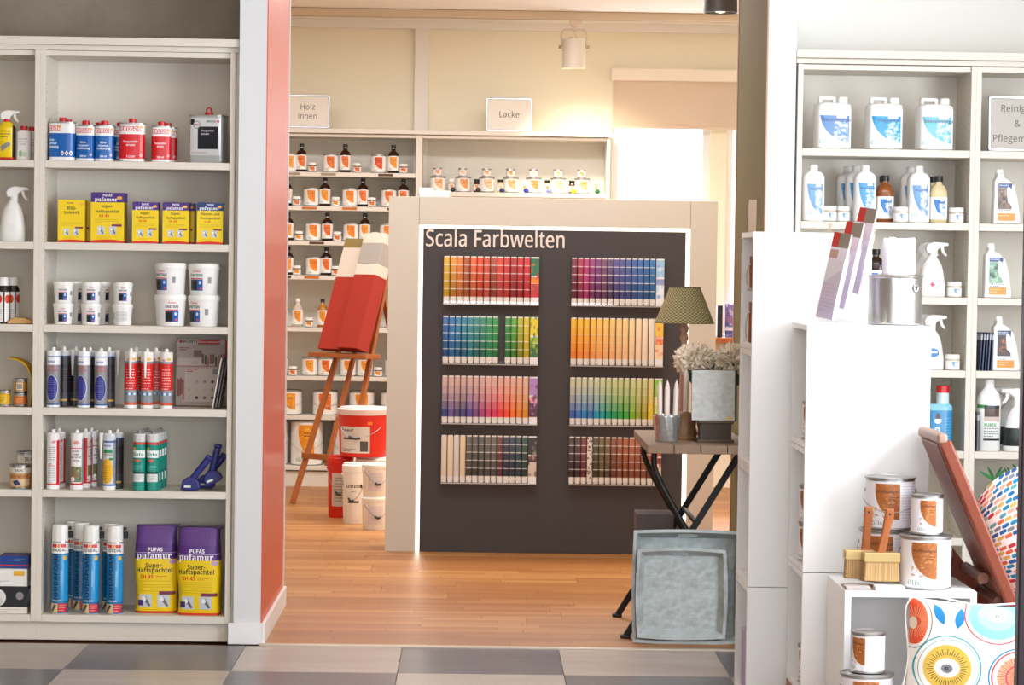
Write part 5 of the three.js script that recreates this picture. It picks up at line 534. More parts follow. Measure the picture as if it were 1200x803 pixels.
// ------------------------------------------------------------------ white shelf towers on the right
function tower(label, x0, z0, z1, y0, n, w = 0.4) { const t = thing('shelf_tower', label, 'shelf', [x0 + w / 2, y0, (z0 + z1) / 2]), d = z1 - z0, th = 0.018;      // open side faces left
  for (const [y, hh] of [[0, 0.4], [0.4, 0.4 * (n - 1)]]) for (const s of [-1, 1]) mesh('end_panel', rbox(w, hh - 0.002, th, 0.0015, 0, y + hh / 2, s * (d / 2 - th / 2)), M.gloss, t);
  for (let i = 0; i < n; i++) { const y = i * 0.4; mesh('back_panel', box(0.008, 0.396, d - 2 * th, w / 2 - 0.004, y + 0.2, 0), M.gloss, t); mesh('shelf', rbox(w - 0.01, th, d - 2 * th, 0.0015, -0.005, y + th / 2, 0), M.gloss, t); mesh('shelf', rbox(w - 0.01, th, d - 2 * th, 0.0015, -0.005, y + 0.398 - th / 2, 0), M.gloss, t); } return t; }
const tA = tower('tall white shelf tower beside the olive wall, open to the left', 1.193, 0.2, 0.58, 0, 4); mesh('glass_shelf', box(0.36, 0.006, 0.34, -0.01, 1.402, 0), M.clear, tA);
tower('lower white shelf tower in front, carrying brochures and a metal pail', 1.327, 0.6, 0.98, 0.1, 3);
info(mesh('wood_platform', rbox(0.9, 0.099, 1.15, 0.004, 1.777, 0.0495, 1.175), M.wood, scene), 'low wooden platform under the white shelf cubes', 'platform');
{ const t = thing('shelf_cube', 'open white cube carrying tins, brushes and leaflets', 'cube', [1.608, 0.1, 1.19]), w = 0.406, d = 0.38, h = 0.396, th = 0.02; mesh('top_panel', rbox(w, th, d, 0.0015, 0, h - th / 2, 0), M.gloss, t); mesh('bottom_panel', rbox(w, th, d, 0.0015, 0, th / 2, 0), M.gloss, t); for (const s of [-1, 1]) mesh('side_panel', rbox(th, h - 2 * th, d, 0.0015, s * (w / 2 - th / 2), h / 2, 0), M.gloss, t); mesh('back_panel', box(w - 2 * th, h - 2 * th, 0.008, 0, h / 2, -d / 2 + 0.004), M.gloss, t); }
info(mesh('wooden_block', rbox(0.028, 0.112, 0.045, 0.002, 1.212, 1.656, 0.33), M.oldWood, scene), 'small upright wooden block on top of the tall white tower', 'block');
{ const mk = (h) => { const g = G(); mesh('glass', loft([[0, 0.026, 0.026], [0.003, 0.028, 0.028], [h * 0.72, 0.028, 0.028], [h * 0.8, 0.022, 0.022]], { n: 22 }), M.brownLiq, g); mesh('lid', loft([[h * 0.78, 0.027, 0.027], [h, 0.027, 0.027]], { n: 22 }), std('#8a5a4e', 0.5), g); mesh('wire_loop', tube([[-0.03, h * 0.72, 0], [-0.038, h * 0.4, 0.01], [-0.036, h * 0.1, 0.02]], 0.0015, 12), M.wire, g); return g; };
  put(mk(0.11), 'lantern_jar', 'brown glass jar with lid on the upper tower shelf', 'jar', [1.232, 1.4055, 0.36], 0); put(mk(0.14), 'lantern_jar', 'brown glass jar with lid below, on the lower tower shelf', 'jar', [1.232, 1.2185, 0.36], 0);
  info(mesh('brochure_stack', rbox(0.02, 0.2, 0.14, 0.002, 1.22, 0.1185, 0.33), std('#b9aac8', 0.6), scene), 'pale violet brochures in the lowest opening of the tall tower', 'brochure'); }
P.oil = print(200, 180, (c, w, h) => { fill(c, '#edebf0', 0, 0, w, h); c.save(); c.beginPath(); c.rect(w * 0.22, h * 0.05, w * 0.42, h * 0.78); c.clip(); disc(c, w * 0.64, h * 0.18, w * 0.42, '#a8622e', h * 0.64); c.globalAlpha = 0.7; for (let i = 0; i < 130; i++) disc(c, w * R(0.2, 0.66), h * R(0.05, 0.85), R(1, 6), ['#c98a4e', '#8a4a1e', '#d8a468'][i % 3], R(1, 3)); c.globalAlpha = 1; txt(c, 'Fußbodenöl', w * 0.46, h * 0.22, 15, '#4a2614', { bold: 1 }); lines(c, w * 0.46, h * 0.33, w * 0.16, 2, 9, '#6a4022', 3); c.restore(); txt(c, 'ölis', w * 0.26, h * 0.9, 24, '#5a8a7a', { font: 'serif' }); c.globalAlpha = 0.7; lines(c, w * 0.68, h * 0.1, w * 0.22, 13, 11, '#b4b0c0', 3); c.globalAlpha = 1; });
const tS = tin(0.05, 0.124, P.oil), tM = tin(0.078, 0.164, P.oil, { bail: 'front', lip: 0.004 }), tM2 = tin(0.078, 0.164, P.oil, { bail: 'back', lip: 0.004 });
for (const [y, p, l, x] of [[0.5185, tS, 'lower tin with brown label in the middle tower opening', 1.385], [0.643, tS, 'upper tin with brown label in the middle tower opening', 1.385], [0.9185, tS, 'tin with brown label in the top opening of the lower tower', 1.39], [0.1185, tS, 'tin with brown label in the bottom tower opening', 1.39]]) put(p, 'oil_tin', l, 'tin', [x, y, 0.8], -0.6, 'tins in the lower tower');
const CY = 0.4965;
put(tM2, 'paint_tin', 'lower wire handled tin half hidden behind the brushes', 'tin', [1.567, CY, 1.11], -0.15); put(tM, 'paint_tin', 'topmost wire handled tin stacked behind the brushes', 'tin', [1.583, CY + 0.165, 1.11], -0.1); put(tM2, 'paint_tin', 'large tin with brown label at the front of the white cube', 'tin', [1.668, CY, 1.285], -0.05); put(tS, 'oil_tin', 'small brown labelled tin stacked on the large front tin', 'tin', [1.672, CY + 0.165, 1.27], 0.1);
put(tS, 'oil_tin', 'small brown labelled tin stacked in front of the cube opening', 'tin', [1.462, 0.266, 1.50], -0.7); put(tM2, 'paint_tin', 'wide tin at the bottom picture edge under a small tin', 'tin', [1.459, 0.1005, 1.50], 0);
{ const gold = std('#c4ab74', 0.38, 0.75), br = std('#d8bf94', 0.85, 0, { map: canvasTex(256, 64, (c, w, h) => { fill(c, '#e8dac6', 0, 0, w, h); for (let i = 0; i < 500; i++) { c.globalAlpha = 0.35; fill(c, rnd() < 0.5 ? '#a08460' : '#fff4e0', R(0, w), 0, R(0.6, 2), h); } c.globalAlpha = 1; }, 8, 8) });
  const brush = (label, x, z, w, hx, tilt) => { const b = thing('wall_brush', label, 'brush', [x, CY + 0.0215, z]); mesh('bristles', ex([[-w / 2, 0.002], [w / 2, 0], [w / 2 - 0.003, 0.066], [-w / 2 + 0.003, 0.066]], 0.045, 0.004), br, b); mesh('ferrule', rbox(w + 0.002, 0.03, 0.05, 0.003, 0, 0.075, 0), gold, b); mesh('handle', ex([[hx - 0.014, 0.085], [hx + 0.014, 0.085], [hx + 0.012 + tilt, 0.15], [hx + 0.016 + tilt * 1.7, 0.205], [hx + 0.012 + tilt * 1.9, 0.225], [hx - 0.012 + tilt * 1.9, 0.225], [hx - 0.014 + tilt * 1.7, 0.2], [hx - 0.012 + tilt, 0.15]], 0.018, 0.005), M.wood, b); mesh('hang_hole', new THREE.CylinderGeometry(0.0035, 0.0035, 0.002, 10).rotateX(PI / 2).translate(hx + tilt * 1.8, 0.208, 0.0092), M.black, b); };
  brush('wide wall brush with gold ferrule, the left one behind', 1.465, 1.255, 0.09, 0.02, 0.004); brush('wide wall brush with gold ferrule, the right one in front', 1.525, 1.315, 0.11, -0.002, 0.014);
  info(mesh('colour_leaflet', rbox(0.16, 0.003, 0.12, 0.001, 1.49, CY + 0.002, 1.31), std('#9a7a70', 0.5), scene), 'flat reddish leaflet under the wall brushes', 'leaflet'); info(mesh('paper_stack', merge([rbox(0.09, 0.012, 0.055, 0.001, 1.545, CY + 0.0065, 1.352)]), M.paper, scene), 'small white paper stack at the front edge of the cube', 'paper'); info(mesh('leaflet_pad', rbox(0.075, 0.01, 0.06, 0.001, 1.447, CY + 0.0055, 1.348), std('#b9b0ae', 0.5), scene), 'small printed pad at the left corner of the cube', 'leaflet'); }
// brochures, pail and wrapped packet on the lower tower
const BY = 1.3;
{ P.bro = print(120, 330, (c, w, h) => { fill(c, '#e4dde8', 0, 0, w, h); fill(c, '#c4302c', 0, 0, w * 0.5, h * 0.17); fill(c, '#8a8274', w * 0.4, 0, w * 0.6, h * 0.17); fill(c, '#c49a88', 0, h * 0.2, w * 0.5, h * 0.1); poly(c, [[0, h * 0.6], [w, h * 0.4], [w, h], [0, h]], '#cfc4d4'); c.globalAlpha = 0.6; lines(c, w * 0.1, h * 0.6, w * 0.8, 8, 14, '#a898b0', 3); c.globalAlpha = 1; });
  const h = thing('brochure_holder', 'clear acrylic stepped brochure holder on the lower tower', 'holder', [1.45, BY, 0.8]); mesh('spine', merge([bar([-0.07, 0.004, -0.06], [-0.02, 0.33, -0.06], 0.003, 0.1, 0.001), box(0.13, 0.004, 0.13, -0.015, 0.002, 0)]), M.clear, h);
  [[1.497, 1.40, 0.76, 'rear highest brochure with red top in the acrylic holder'], [1.448, 1.352, 0.80, 'middle brochure with red top in the acrylic holder'], [1.402, 1.316, 0.84, 'front lowest brochure with red top in the acrylic holder']].forEach(([x, y, z, l], i) => { const b = thing('brochure', l, 'brochure', [x, y, z]); b.rotation.set(0, 0, -0.2); const q = planarUV(rbox(0.1, 0.285, 0.008, 0.001, 0, 0.1425, 0), P.bro, -0.05, 0.05, 0, 0.285).rotateY(-1.12); mesh('booklet', q, ink(P.bro, 0.35), b);
    const pk = mesh('pocket', merge([box(0.106, 0.2, 0.002, 0, 0.1, 0.007), box(0.106, 0.22, 0.002, 0, 0.11, -0.007), box(0.106, 0.002, 0.016, 0, -0.003, 0), box(0.002, 0.2, 0.016, 0.053, 0.1, 0), box(0.002, 0.2, 0.016, -0.053, 0.1, 0)]).rotateY(-1.12).rotateZ(-0.2).translate(x - 1.45, y - BY, z - 0.8), M.clear, h); }); }
{ const p = thing('metal_pail', 'shiny silver metal pail standing on the lower tower', 'pail', [1.637, BY + 0.0005, 0.8], 0.3); mesh('drum', lathe([[0, 0.001], [0.086, 0], [0.0885, 0.004], [0.087, 0.008], [0.087, 0.15], [0.09, 0.154], [0.0905, 0.16], [0.088, 0.163], [0.083, 0.157], [0, 0.157]], 40), M.steel, p); mesh('seam', rbox(0.008, 0.142, 0.003, 0.001, 0.01, 0.08, 0.0865), M.steelDull, p); for (const a of [1.2, PI + 1.2]) mesh('ear', new THREE.TorusGeometry(0.01, 0.003, 6, 16).rotateY(PI / 2 - a).translate(Math.cos(a) * 0.09, 0.118, Math.sin(a) * 0.09), M.steelDull, p); }
{ P.wrap = print(200, 200, (c, w, h) => { fill(c, '#eae6ee', 0, 0, w, h); c.globalAlpha = 0.55; fill(c, '#d3cbe0', w * 0.2, 0, w * 0.22, h); fill(c, '#dcd2de', w * 0.46, 0, w * 0.16, h); lines(c, w * 0.2, h * 0.08, w * 0.45, 14, 12, '#a79ab8', 3); c.globalAlpha = 1; }); const g = loft([[0, 0.05, 0.036], [0.004, 0.052, 0.038], [0.06, 0.052, 0.038], [0.09, 0.054, 0.034], [0.115, 0.053, 0.02]], { p: 3.4, rect: P.wrap, n: 40 }), q = g.attributes.position; for (let i = 0; i < q.count; i++) if (q.getY(i) > 0.1) q.setY(i, q.getY(i) + 0.004 * Math.sin(q.getX(i) * 180) + 0.003 * Math.sin(q.getX(i) * 420)); g.computeVertexNormals(); const t = thing('paper_packet', 'white paper packet with crimped top standing on the metal pail', 'packet', [1.647, BY + 0.164, 0.8], 0.1); mesh('bag', g, ink(P.wrap, 0.6), t); mesh('crimp', ex([[-0.05, 0.108], [0.05, 0.108], [0.052, 0.118], [0.03, 0.114], [0.01, 0.119], [-0.02, 0.113], [-0.05, 0.118]], 0.006, 0.001), M.paper, t); }
// ------------------------------------------------------------------ right bookcases: goods
const wave = (c1, c2, title, o = {}) => print(o.w || 160, o.h || 190, (c, w, h) => { fill(c, '#f4f4f2', 0, 0, w, h); const x0 = w * (o.x0 ?? 0.14), x1 = w * (o.x1 ?? 0.86), y0 = h * (o.y0 ?? 0.28), y1 = h * (o.y1 ?? 0.86); c.save(); c.beginPath(); c.moveTo(x0, y0); c.lineTo(x1, y0); c.lineTo(x1, y1); c.quadraticCurveTo(x0 + (x1 - x0) * 0.1, y0 + (y1 - y0) * 0.85, x0, y0); c.clip(); fill(c, c1, x0, y0, x1 - x0, y1 - y0); for (let i = 0; i < 60; i++) { c.globalAlpha = 0.5; disc(c, x0 + (x1 - x0) * R(0.5, 1), y0 + (y1 - y0) * R(0.2, 1), R(3, 12), ['#f2e6ea', '#ffffff', c2, '#f4d8d4'][i % 4], R(3, 9)); } c.globalAlpha = 1; fill(c, '#f0d4d8', x0 + (x1 - x0) * 0.55, y0, (x1 - x0) * 0.35, (y1 - y0) * 0.1); c.restore(); txt(c, title, (x0 + x1) / 2 + w * 0.06, y0 + (y1 - y0) * 0.17, o.ts || 15, '#3a3e66', { bold: 1 }); txt(c, 'ölis', x0 + w * 0.12, y1 - h * 0.02, o.ls || 26, '#7ab0a0', { font: 'serif' }); });
const JO = { x0: 0.06, x1: 0.9, ts: 18 }, JP = [wave('#5a8ac0', '#a8c8e6', 'Neutralreiniger', JO), wave('#1e96d0', '#a8d8ee', 'Pflegemilch', JO), wave('#6abccc', '#b8e0e8', 'Intensivreiniger', JO)];
function canister(pr) { const g = G(); mesh('body', loft([[0, 0.056, 0.04], [0.005, 0.063, 0.046], [0.14, 0.063, 0.046], [0.158, 0.06, 0.043], [0.164, 0.05, 0.035]], { p: 5, rect: pr, n: 40, v: [0, 0.164], crease: 0.8 }), ink(pr, 0.36), g); mesh('handle', merge([rbox(0.06, 0.012, 0.022, 0.005, -0.022, 0.182, 0), rbox(0.012, 0.03, 0.022, 0.004, -0.047, 0.172, 0), rbox(0.012, 0.024, 0.022, 0.004, 0.004, 0.174, 0)]), M.whitePl, g); mesh('cap', loft([[0.162, 0.018, 0.018], [0.166, 0.0195, 0.0195], [0.184, 0.0195, 0.0195], [0.187, 0.017, 0.017]], { n: 24 }).translate(0.036, 0, 0), M.whitePl, g); return g; }
[1.633, 1.832, 2.028].forEach((x, i) => put(canister(JP[i]), 'canister', `white canister with ${['dull blue', 'bright blue', 'turquoise'][i]} label on the top right shelf`, 'canister', [x, SR[0], -0.735], 0.14).scale.setScalar(1.08));
const BP = [wave('#6a9ed0', '#b8d4ee', 'Pflegemilch', { w: 120, h: 230, y0: 0.26, y1: 0.86, ts: 12, ls: 22 }), wave('#4a9ad4', '#c0dcf0', 'Neutralreiniger', { w: 120, h: 230, y0: 0.22, y1: 0.86, ts: 11, ls: 22 })];
function plBottle(pr, w = 0.042) { const g = G(); mesh('body', loft([[0, w * 0.92, 0.03], [0.004, w, 0.034], [0.17, w, 0.034], [0.186, w * 0.8, 0.028], [0.194, 0.017, 0.017], [0.2, 0.015, 0.015]], { p: 3.6, rect: pr, n: 36, v: [0, 0.194], crease: 0.8 }), ink(pr, 0.36), g); mesh('cap', loft([[0.197, 0.017, 0.017], [0.216, 0.017, 0.017], [0.219, 0.014, 0.014]], { n: 22 }), M.whitePl, g); return g; }
const pb = BP.map((p) => plBottle(p)), jarP = wave('#6a9ec8', '#b8d4ee', '', { w: 110, h: 60, y0: 0.1, y1: 0.95, x0: 0.4, x1: 0.75, ls: 14 }), jr = jar(0.028, 0.06, M.whitePl, jarP, M.clearLiq), glP = wave('#2f7ac4', '#b8d4ee', 'Pflegeöl', { w: 120, h: 110, y0: 0.12, y1: 0.9, x0: 0.2, x1: 0.84, ts: 11, ls: 20 });
function flask(mat) { const g = G(); mesh('glass', loft([[0, 0.032, 0.026], [0.003, 0.034, 0.028], [0.12, 0.034, 0.028], [0.142, 0.024, 0.02], [0.15, 0.013, 0.013], [0.162, 0.012, 0.012]], { p: 3, n: 30, crease: 0.9 }), mat, g); mesh('label', loft([[0.014, 0.0346, 0.0286], [0.1, 0.0346, 0.0286]], { p: 3, n: 30, rect: glP, caps: false }), ink(glP, 0.45), g); mesh('cap', loft([[0.16, 0.0165, 0.0165], [0.182, 0.0165, 0.0165]], { n: 20 }), M.capBlack, g); return g; }
put(pb[0], 'cleaner_bottle', 'white plastic bottle at the left end of the second right shelf', 'bottle', [1.562, SR[1], -0.725], 0.1); put(jr, 'small_jar', 'left of the two little jars beside the leftmost white bottle', 'jar', [1.626, SR[1], -0.72], 0, 'little jars on the right'); put(jr, 'small_jar', 'right of the two little jars beside the leftmost white bottle', 'jar', [1.684, SR[1], -0.75], 0, 'little jars on the right');
put(pb[1], 'cleaner_bottle', 'white bottle in front of two others behind the brochures', 'bottle', [1.762, SR[1], -0.72], 0.05); put(pb[1], 'cleaner_bottle', 'white bottle in second row, half hidden behind the brochures bottle', 'bottle', [1.74, SR[1], -0.80], 0.05); put(pb[1], 'cleaner_bottle', 'white bottle furthest back behind the brochures bottle', 'bottle', [1.718, SR[1], -0.88], 0.05);
put(flask(M.brownLiq), 'glass_flask', 'brown oil glass bottle with black cap on the second right shelf', 'bottle', [1.846, SR[1], -0.76], 0); put(flask(M.brownLiq), 'glass_flask', 'brown oil glass bottle behind the front brown one', 'bottle', [1.855, SR[1], -0.85], 0); put(jr, 'small_jar', 'little jar between the brown flask and a white bottle', 'jar', [1.90, SR[1], -0.705], 0, 'little jars on the right'); put(pb[0], 'cleaner_bottle', 'white bottle left of the cream coloured flask', 'bottle', [1.97, SR[1], -0.72], 0.05); put(pb[0], 'cleaner_bottle', 'white bottle behind the one left of the cream flask', 'bottle', [1.955, SR[1], -0.81], 0.05);
put(flask(M.cream), 'glass_flask', 'cream coloured oil flask with black cap, front one', 'bottle', [2.05, SR[1], -0.735], 0); put(flask(M.cream), 'glass_flask', 'cream coloured oil flask standing behind the front cream flask', 'bottle', [2.045, SR[1], -0.83], 0); put(jr, 'small_jar', 'little jar at the right end of the second right shelf', 'jar', [2.118, SR[1], -0.715], 0, 'little jars on the right');
const logo = (col, kind) => print(150, 200, (c, w, h) => { fill(c, '#f2f2f0', 0, 0, w, h); if (kind === 'cross') { disc(c, w * 0.58, h * 0.68, 24, '#b9a8c8', 18); disc(c, w * 0.58, h * 0.68, 19, '#f2eef2', 14); fill(c, '#cc2a34', w * 0.46, h * 0.63, 7, 24); fill(c, '#cc2a34', w * 0.41, h * 0.68, 24, 7); } else { disc(c, w * 0.55, h * 0.58, 30, col, 22); fill(c, '#ffffff', w * 0.4, h * 0.55, w * 0.3, 8); } });
const spC = sprayer(null, logo('#cc2a34', 'cross')), spB = sprayer(null, logo('#2a7ab8', 'blue')); put(spC, 'spray_bottle', 'white trigger spray bottle with red cross emblem', 'spray bottle', [2.032, SR[2], -0.72], 0); put(spC, 'spray_bottle', 'white trigger spray bottle behind the red cross one', 'spray bottle', [2.018, SR[2], -0.82], 0); put(jr, 'small_jar', 'little jar right of the red cross spray bottle', 'jar', [2.116, SR[2], -0.715], 0, 'little jars on the right'); put(flask(M.amberDark), 'glass_flask', 'dark bottle seen left of the paper packet', 'bottle', [1.815, SR[2], -0.75], 0);
put(spB, 'spray_bottle', 'white trigger spray bottle with blue emblem', 'spray bottle', [2.032, SR[3], -0.72], 0); put(spB, 'spray_bottle', 'white spray bottle behind the one with blue emblem', 'spray bottle', [2.012, SR[3], -0.82], 0); put(jr, 'small_jar', 'little jar right of the blue emblem spray bottle', 'jar', [2.114, SR[3], -0.715], 0, 'little jars on the right');
{ const jg = (c1, c2, cap) => { const g = G(), pr = print(140, 220, (c, w, h) => { fill(c, c1, 0, 0, w, h); fill(c, c2, 0, 0, w, h * 0.14); disc(c, w * 0.45, h * 0.36, 18, '#f0f4f6', 14); poly(c, [[w * 0.4, h * 0.2], [w * 0.5, h * 0.2], [w * 0.55, h * 0.32], [w * 0.35, h * 0.32]], '#5a3a3a'); for (const [x, y] of [[0.35, 0.5], [0.3, 0.64], [0.52, 0.64]]) { fill(c, '#f0f4f6', w * x, h * y, 24, 24); fill(c, '#7ab0d0', w * x + 5, h * y + 5, 14, 14); } c.globalAlpha = 0.5; lines(c, w * 0.7, h * 0.3, w * 0.22, 9, 14, '#bfe2f4', 3); c.globalAlpha = 1; }); mesh('body', loft([[0, 0.05, 0.034], [0.004, 0.054, 0.038], [0.17, 0.054, 0.038], [0.18, 0.046, 0.032]], { p: 4.5, rect: pr, n: 36 }), ink(pr, 0.3), g); mesh('measuring_neck', loft([[0.178, 0.026, 0.026], [0.226, 0.024, 0.024]], { n: 24 }).translate(0.018, 0, 0), std('#cfe4ea', 0.3), g); mesh('cap', loft([[0.224, 0.027, 0.027], [0.25, 0.026, 0.026]], { n: 24 }).translate(0.018, 0, 0), cap, g); return g; };
  put(jg('#1a86bc', '#7fc4dc', M.redCap), 'concentrate_jug', 'bright blue cleaner jug with red cap beside the chair', 'jug', [2.062, SR[4], -0.72], 0.0); put(jg('#3aa08a', '#a0d8c8', std('#2a8a6a', 0.4)), 'concentrate_jug', 'green cleaner jug behind the blue jug', 'jug', [2.01, SR[4], -0.83], 0.0); }
frameSign('grey framed sign reading Reiniger and Pflegemittel on the right shelf', 2.347, SR[0], -0.71, 0.226, 0.214, ['Reiniger', '&', 'Pflegemittel'], -0.05, 36, '#bab5ac');
const cleanerP = (a, b, s) => print(170, 300, (c, w, h) => { fill(c, '#f3f3f1', 0, 0, w, h); const x = w * 0.16; fill(c, a, x, h * 0.2, w * 0.5, h * 0.085); txt(c, 'DR.SCHUTZ', x + w * 0.21, h * 0.243, 11, '#e8eef6', { bold: 1 }); fill(c, b, x, h * 0.29, w * 0.5, h * 0.42); for (let i = 0; i < 26; i++) { c.globalAlpha = 0.6; fill(c, s[i % s.length], x + R(0, w * 0.4), h * R(0.3, 0.62), R(8, 26), R(8, 30)); } c.globalAlpha = 1; c.fillStyle = '#f3f3f1'; c.beginPath(); c.moveTo(w * 0.5, h * 0.3); c.lineTo(w * 0.9, h * 0.34); c.lineTo(w * 0.9, h * 0.68); c.quadraticCurveTo(w * 0.62, h * 0.72, w * 0.52, h * 0.5); c.fill(); lines(c, x + 6, h * 0.72, w * 0.5, 2, 12, '#3a4a58', 5); fill(c, '#ea8a1c', x, h * 0.79, w * 0.64, h * 0.15); lines(c, x + 8, h * 0.83, w * 0.4, 2, 14, '#f6cf96', 4); });
function cleaner(pr) { const g = G(), out = [[-0.05, 0.0], [0.055, 0.0], [0.056, 0.02], [0.044, 0.1], [0.03, 0.148], [0.006, 0.172], [-0.012, 0.18], [-0.012, 0.195], [-0.036, 0.195], [-0.038, 0.18], [-0.048, 0.166]]; mesh('body', planarUV(ex(out, 0.06, 0.008), pr, -0.05, 0.056, 0, 0.195), ink(pr, 0.36), g); mesh('handle_recess', ex([[0.004, 0.08], [0.03, 0.076], [0.028, 0.1], [0.014, 0.138], [0.002, 0.142], [0.0, 0.12]], 0.064, 0.004, [], true), M.whitePl, g); mesh('cap', loft([[0.192, 0.0155, 0.0155], [0.21, 0.015, 0.015]], { n: 20 }).translate(-0.024, 0, 0), M.whitePl, g); return g; }
put(cleaner(cleanerP('#1c3f7c', '#6a5648', ['#3a2c24', '#b09a84', '#8a6a50'])), 'cleaner_jug', 'white handled cleaner bottle with brown room picture, second shelf', 'bottle', [2.307, SR[1], -0.72], 0); put(cleaner(cleanerP('#1c3f7c', '#7aa88a', ['#4a7a5a', '#b8d0b8', '#3a4a40'])), 'cleaner_jug', 'white handled cleaner bottle with green room picture, third shelf', 'bottle', [2.278, SR[2], -0.72], 0); put(cleaner(cleanerP('#1c2f5c', '#3a2a2a', ['#c8641e', '#5a3a2a', '#1c1618'])), 'cleaner_jug', 'white handled cleaner bottle with dark picture, fourth shelf', 'bottle', [2.315, SR[3], -0.72], 0);
{ for (let i = 0; i < 5; i++) { const b = thing('flyer', `${ord[i]} dark blue flyer from the left in the row on the fourth right shelf`, 'flyer', [2.215 + i * 0.011, SR[3], -0.735], 0, 'dark blue flyers'); b.rotation.z = -0.05; mesh('sheets', rbox(0.004, 0.147, 0.1, 0.0006, 0, 0.074, 0), std(['#2c3a5e', '#4a5670', '#232f52', '#5a6480', '#2c3a5e'][i], 0.45), b); mesh('edge_strip', rbox(0.0045, 0.02, 0.1005, 0.0004, 0, 0.13, 0), std('#c8ccd6', 0.5), b); }
  for (let i = 0; i < 2; i++) { const b = thing('flyer', ['grey flyer at the left end of the fifth right shelf', 'dark grey flyer behind the other on the fifth right shelf'][i], 'flyer', [2.21 + i * 0.01, SR[4], -0.72 - i * 0.03], 0); mesh('sheets', rbox(0.005, 0.15, 0.1, 0.0006, 0, 0.075, 0), std(['#6a7078', '#3c4248'][i], 0.5), b); mesh('edge_strip', rbox(0.0055, 0.02, 0.1005, 0.0004, 0, 0.13, 0), std('#b4b8bc', 0.5), b); } }
{ const pr = print(140, 280, (c, w, h) => { fill(c, '#eef0ee', 0, 0, w, h); fill(c, '#3a8a4a', 0, h * 0.3, w * 0.4, h * 0.05); fill(c, '#1e2422', w * 0.28, h * 0.31, w * 0.56, h * 0.06); fill(c, '#5a463c', w * 0.28, h * 0.37, w * 0.56, h * 0.11); speck(c, w * 0.8, h * 0.48, 0, ['#fff'], 1, 1, 1); fill(c, '#cfbfb4', w * 0.28, h * 0.48, w * 0.56, h * 0.07); txt(c, 'PUREX', w * 0.5, h * 0.60, 20, '#3a9a4a', { bold: 1 }); lines(c, w * 0.28, h * 0.65, w * 0.54, 4, 11, '#7a8280', 4); fill(c, '#23302e', w * 0.26, h * 0.81, w * 0.6, 8); }); const g = G(); mesh('body', loft([[0, 0.042, 0.034], [0.004, 0.045, 0.037], [0.2, 0.045, 0.037], [0.225, 0.036, 0.03], [0.245, 0.02, 0.02], [0.255, 0.017, 0.017]], { p: 2.8, rect: pr, n: 34, v: [0, 0.255], crease: 0.9 }), ink(pr, 0.36), g); mesh('cap', loft([[0.253, 0.019, 0.019], [0.276, 0.019, 0.019]], { n: 22 }), M.whitePl, g); put(g, 'cleaner_bottle', 'tall white bottle with green and black label, fifth right shelf', 'bottle', [2.262, SR[4], -0.73], 0);
  const pk = print(150, 200, (c, w, h) => { fill(c, '#efefed', 0, 0, w, h); fill(c, '#1e2624', 0, h * 0.5, w, h * 0.38); fill(c, '#8a6a58', w * 0.55, h * 0.54, w * 0.3, h * 0.1); lines(c, w * 0.15, h * 0.66, w * 0.35, 3, 12, '#3a7a5a', 4); fill(c, '#cfc4ba', w * 0.55, h * 0.66, w * 0.3, h * 0.16); }); const sp = sprayer(null, pk); const q = put(sp, 'spray_bottle', 'white spray bottle with black label at the right picture edge', 'spray bottle', [2.372, SR[4], -0.72], PI); q.scale.setScalar(1.15); const q2 = put(sp, 'spray_bottle', 'black labelled spray bottle behind the one at the edge', 'spray bottle', [2.355, SR[4], -0.82], PI); q2.scale.setScalar(1.15); }
{ const p = thing('potted_plant', 'green leafy plant on the lower right shelf behind the cushion', 'plant', [2.36, SR[5] + 0.001, -0.75]); mesh('pot', lathe([[0, 0], [0.045, 0], [0.055, 0.1], [0.06, 0.1], [0.06, 0.115], [0.052, 0.115], [0.048, 0.1], [0, 0.1]], 24), std('#8a8a84', 0.7), p); const leaf = ex([[0, 0], [0.006, 0.02], [0.005, 0.045], [0, 0.065], [-0.005, 0.045], [-0.006, 0.02]], 0.001, 0, [], true); for (let s = 0; s < 10; s++) { const a = s * 0.63, l = R(0.09, 0.14), st = []; for (let i = 0; i <= 4; i++) st.push([Math.cos(a) * 0.07 * (i / 4) ** 1.4, 0.1 + l * i / 4, Math.sin(a) * 0.08 * (i / 4) ** 1.4]); const gs = [tube(st, 0.0015, 10, false, 5)]; for (let i = 1; i <= 4; i++) for (const k of [-1, 1]) gs.push(leaf.clone().rotateZ(k * R(0.6, 1.2)).rotateY(a).translate(...st[i])); mesh('sprig', merge(gs), std('#3f8a4a', 0.6, 0, { side: THREE.DoubleSide }), p); } }
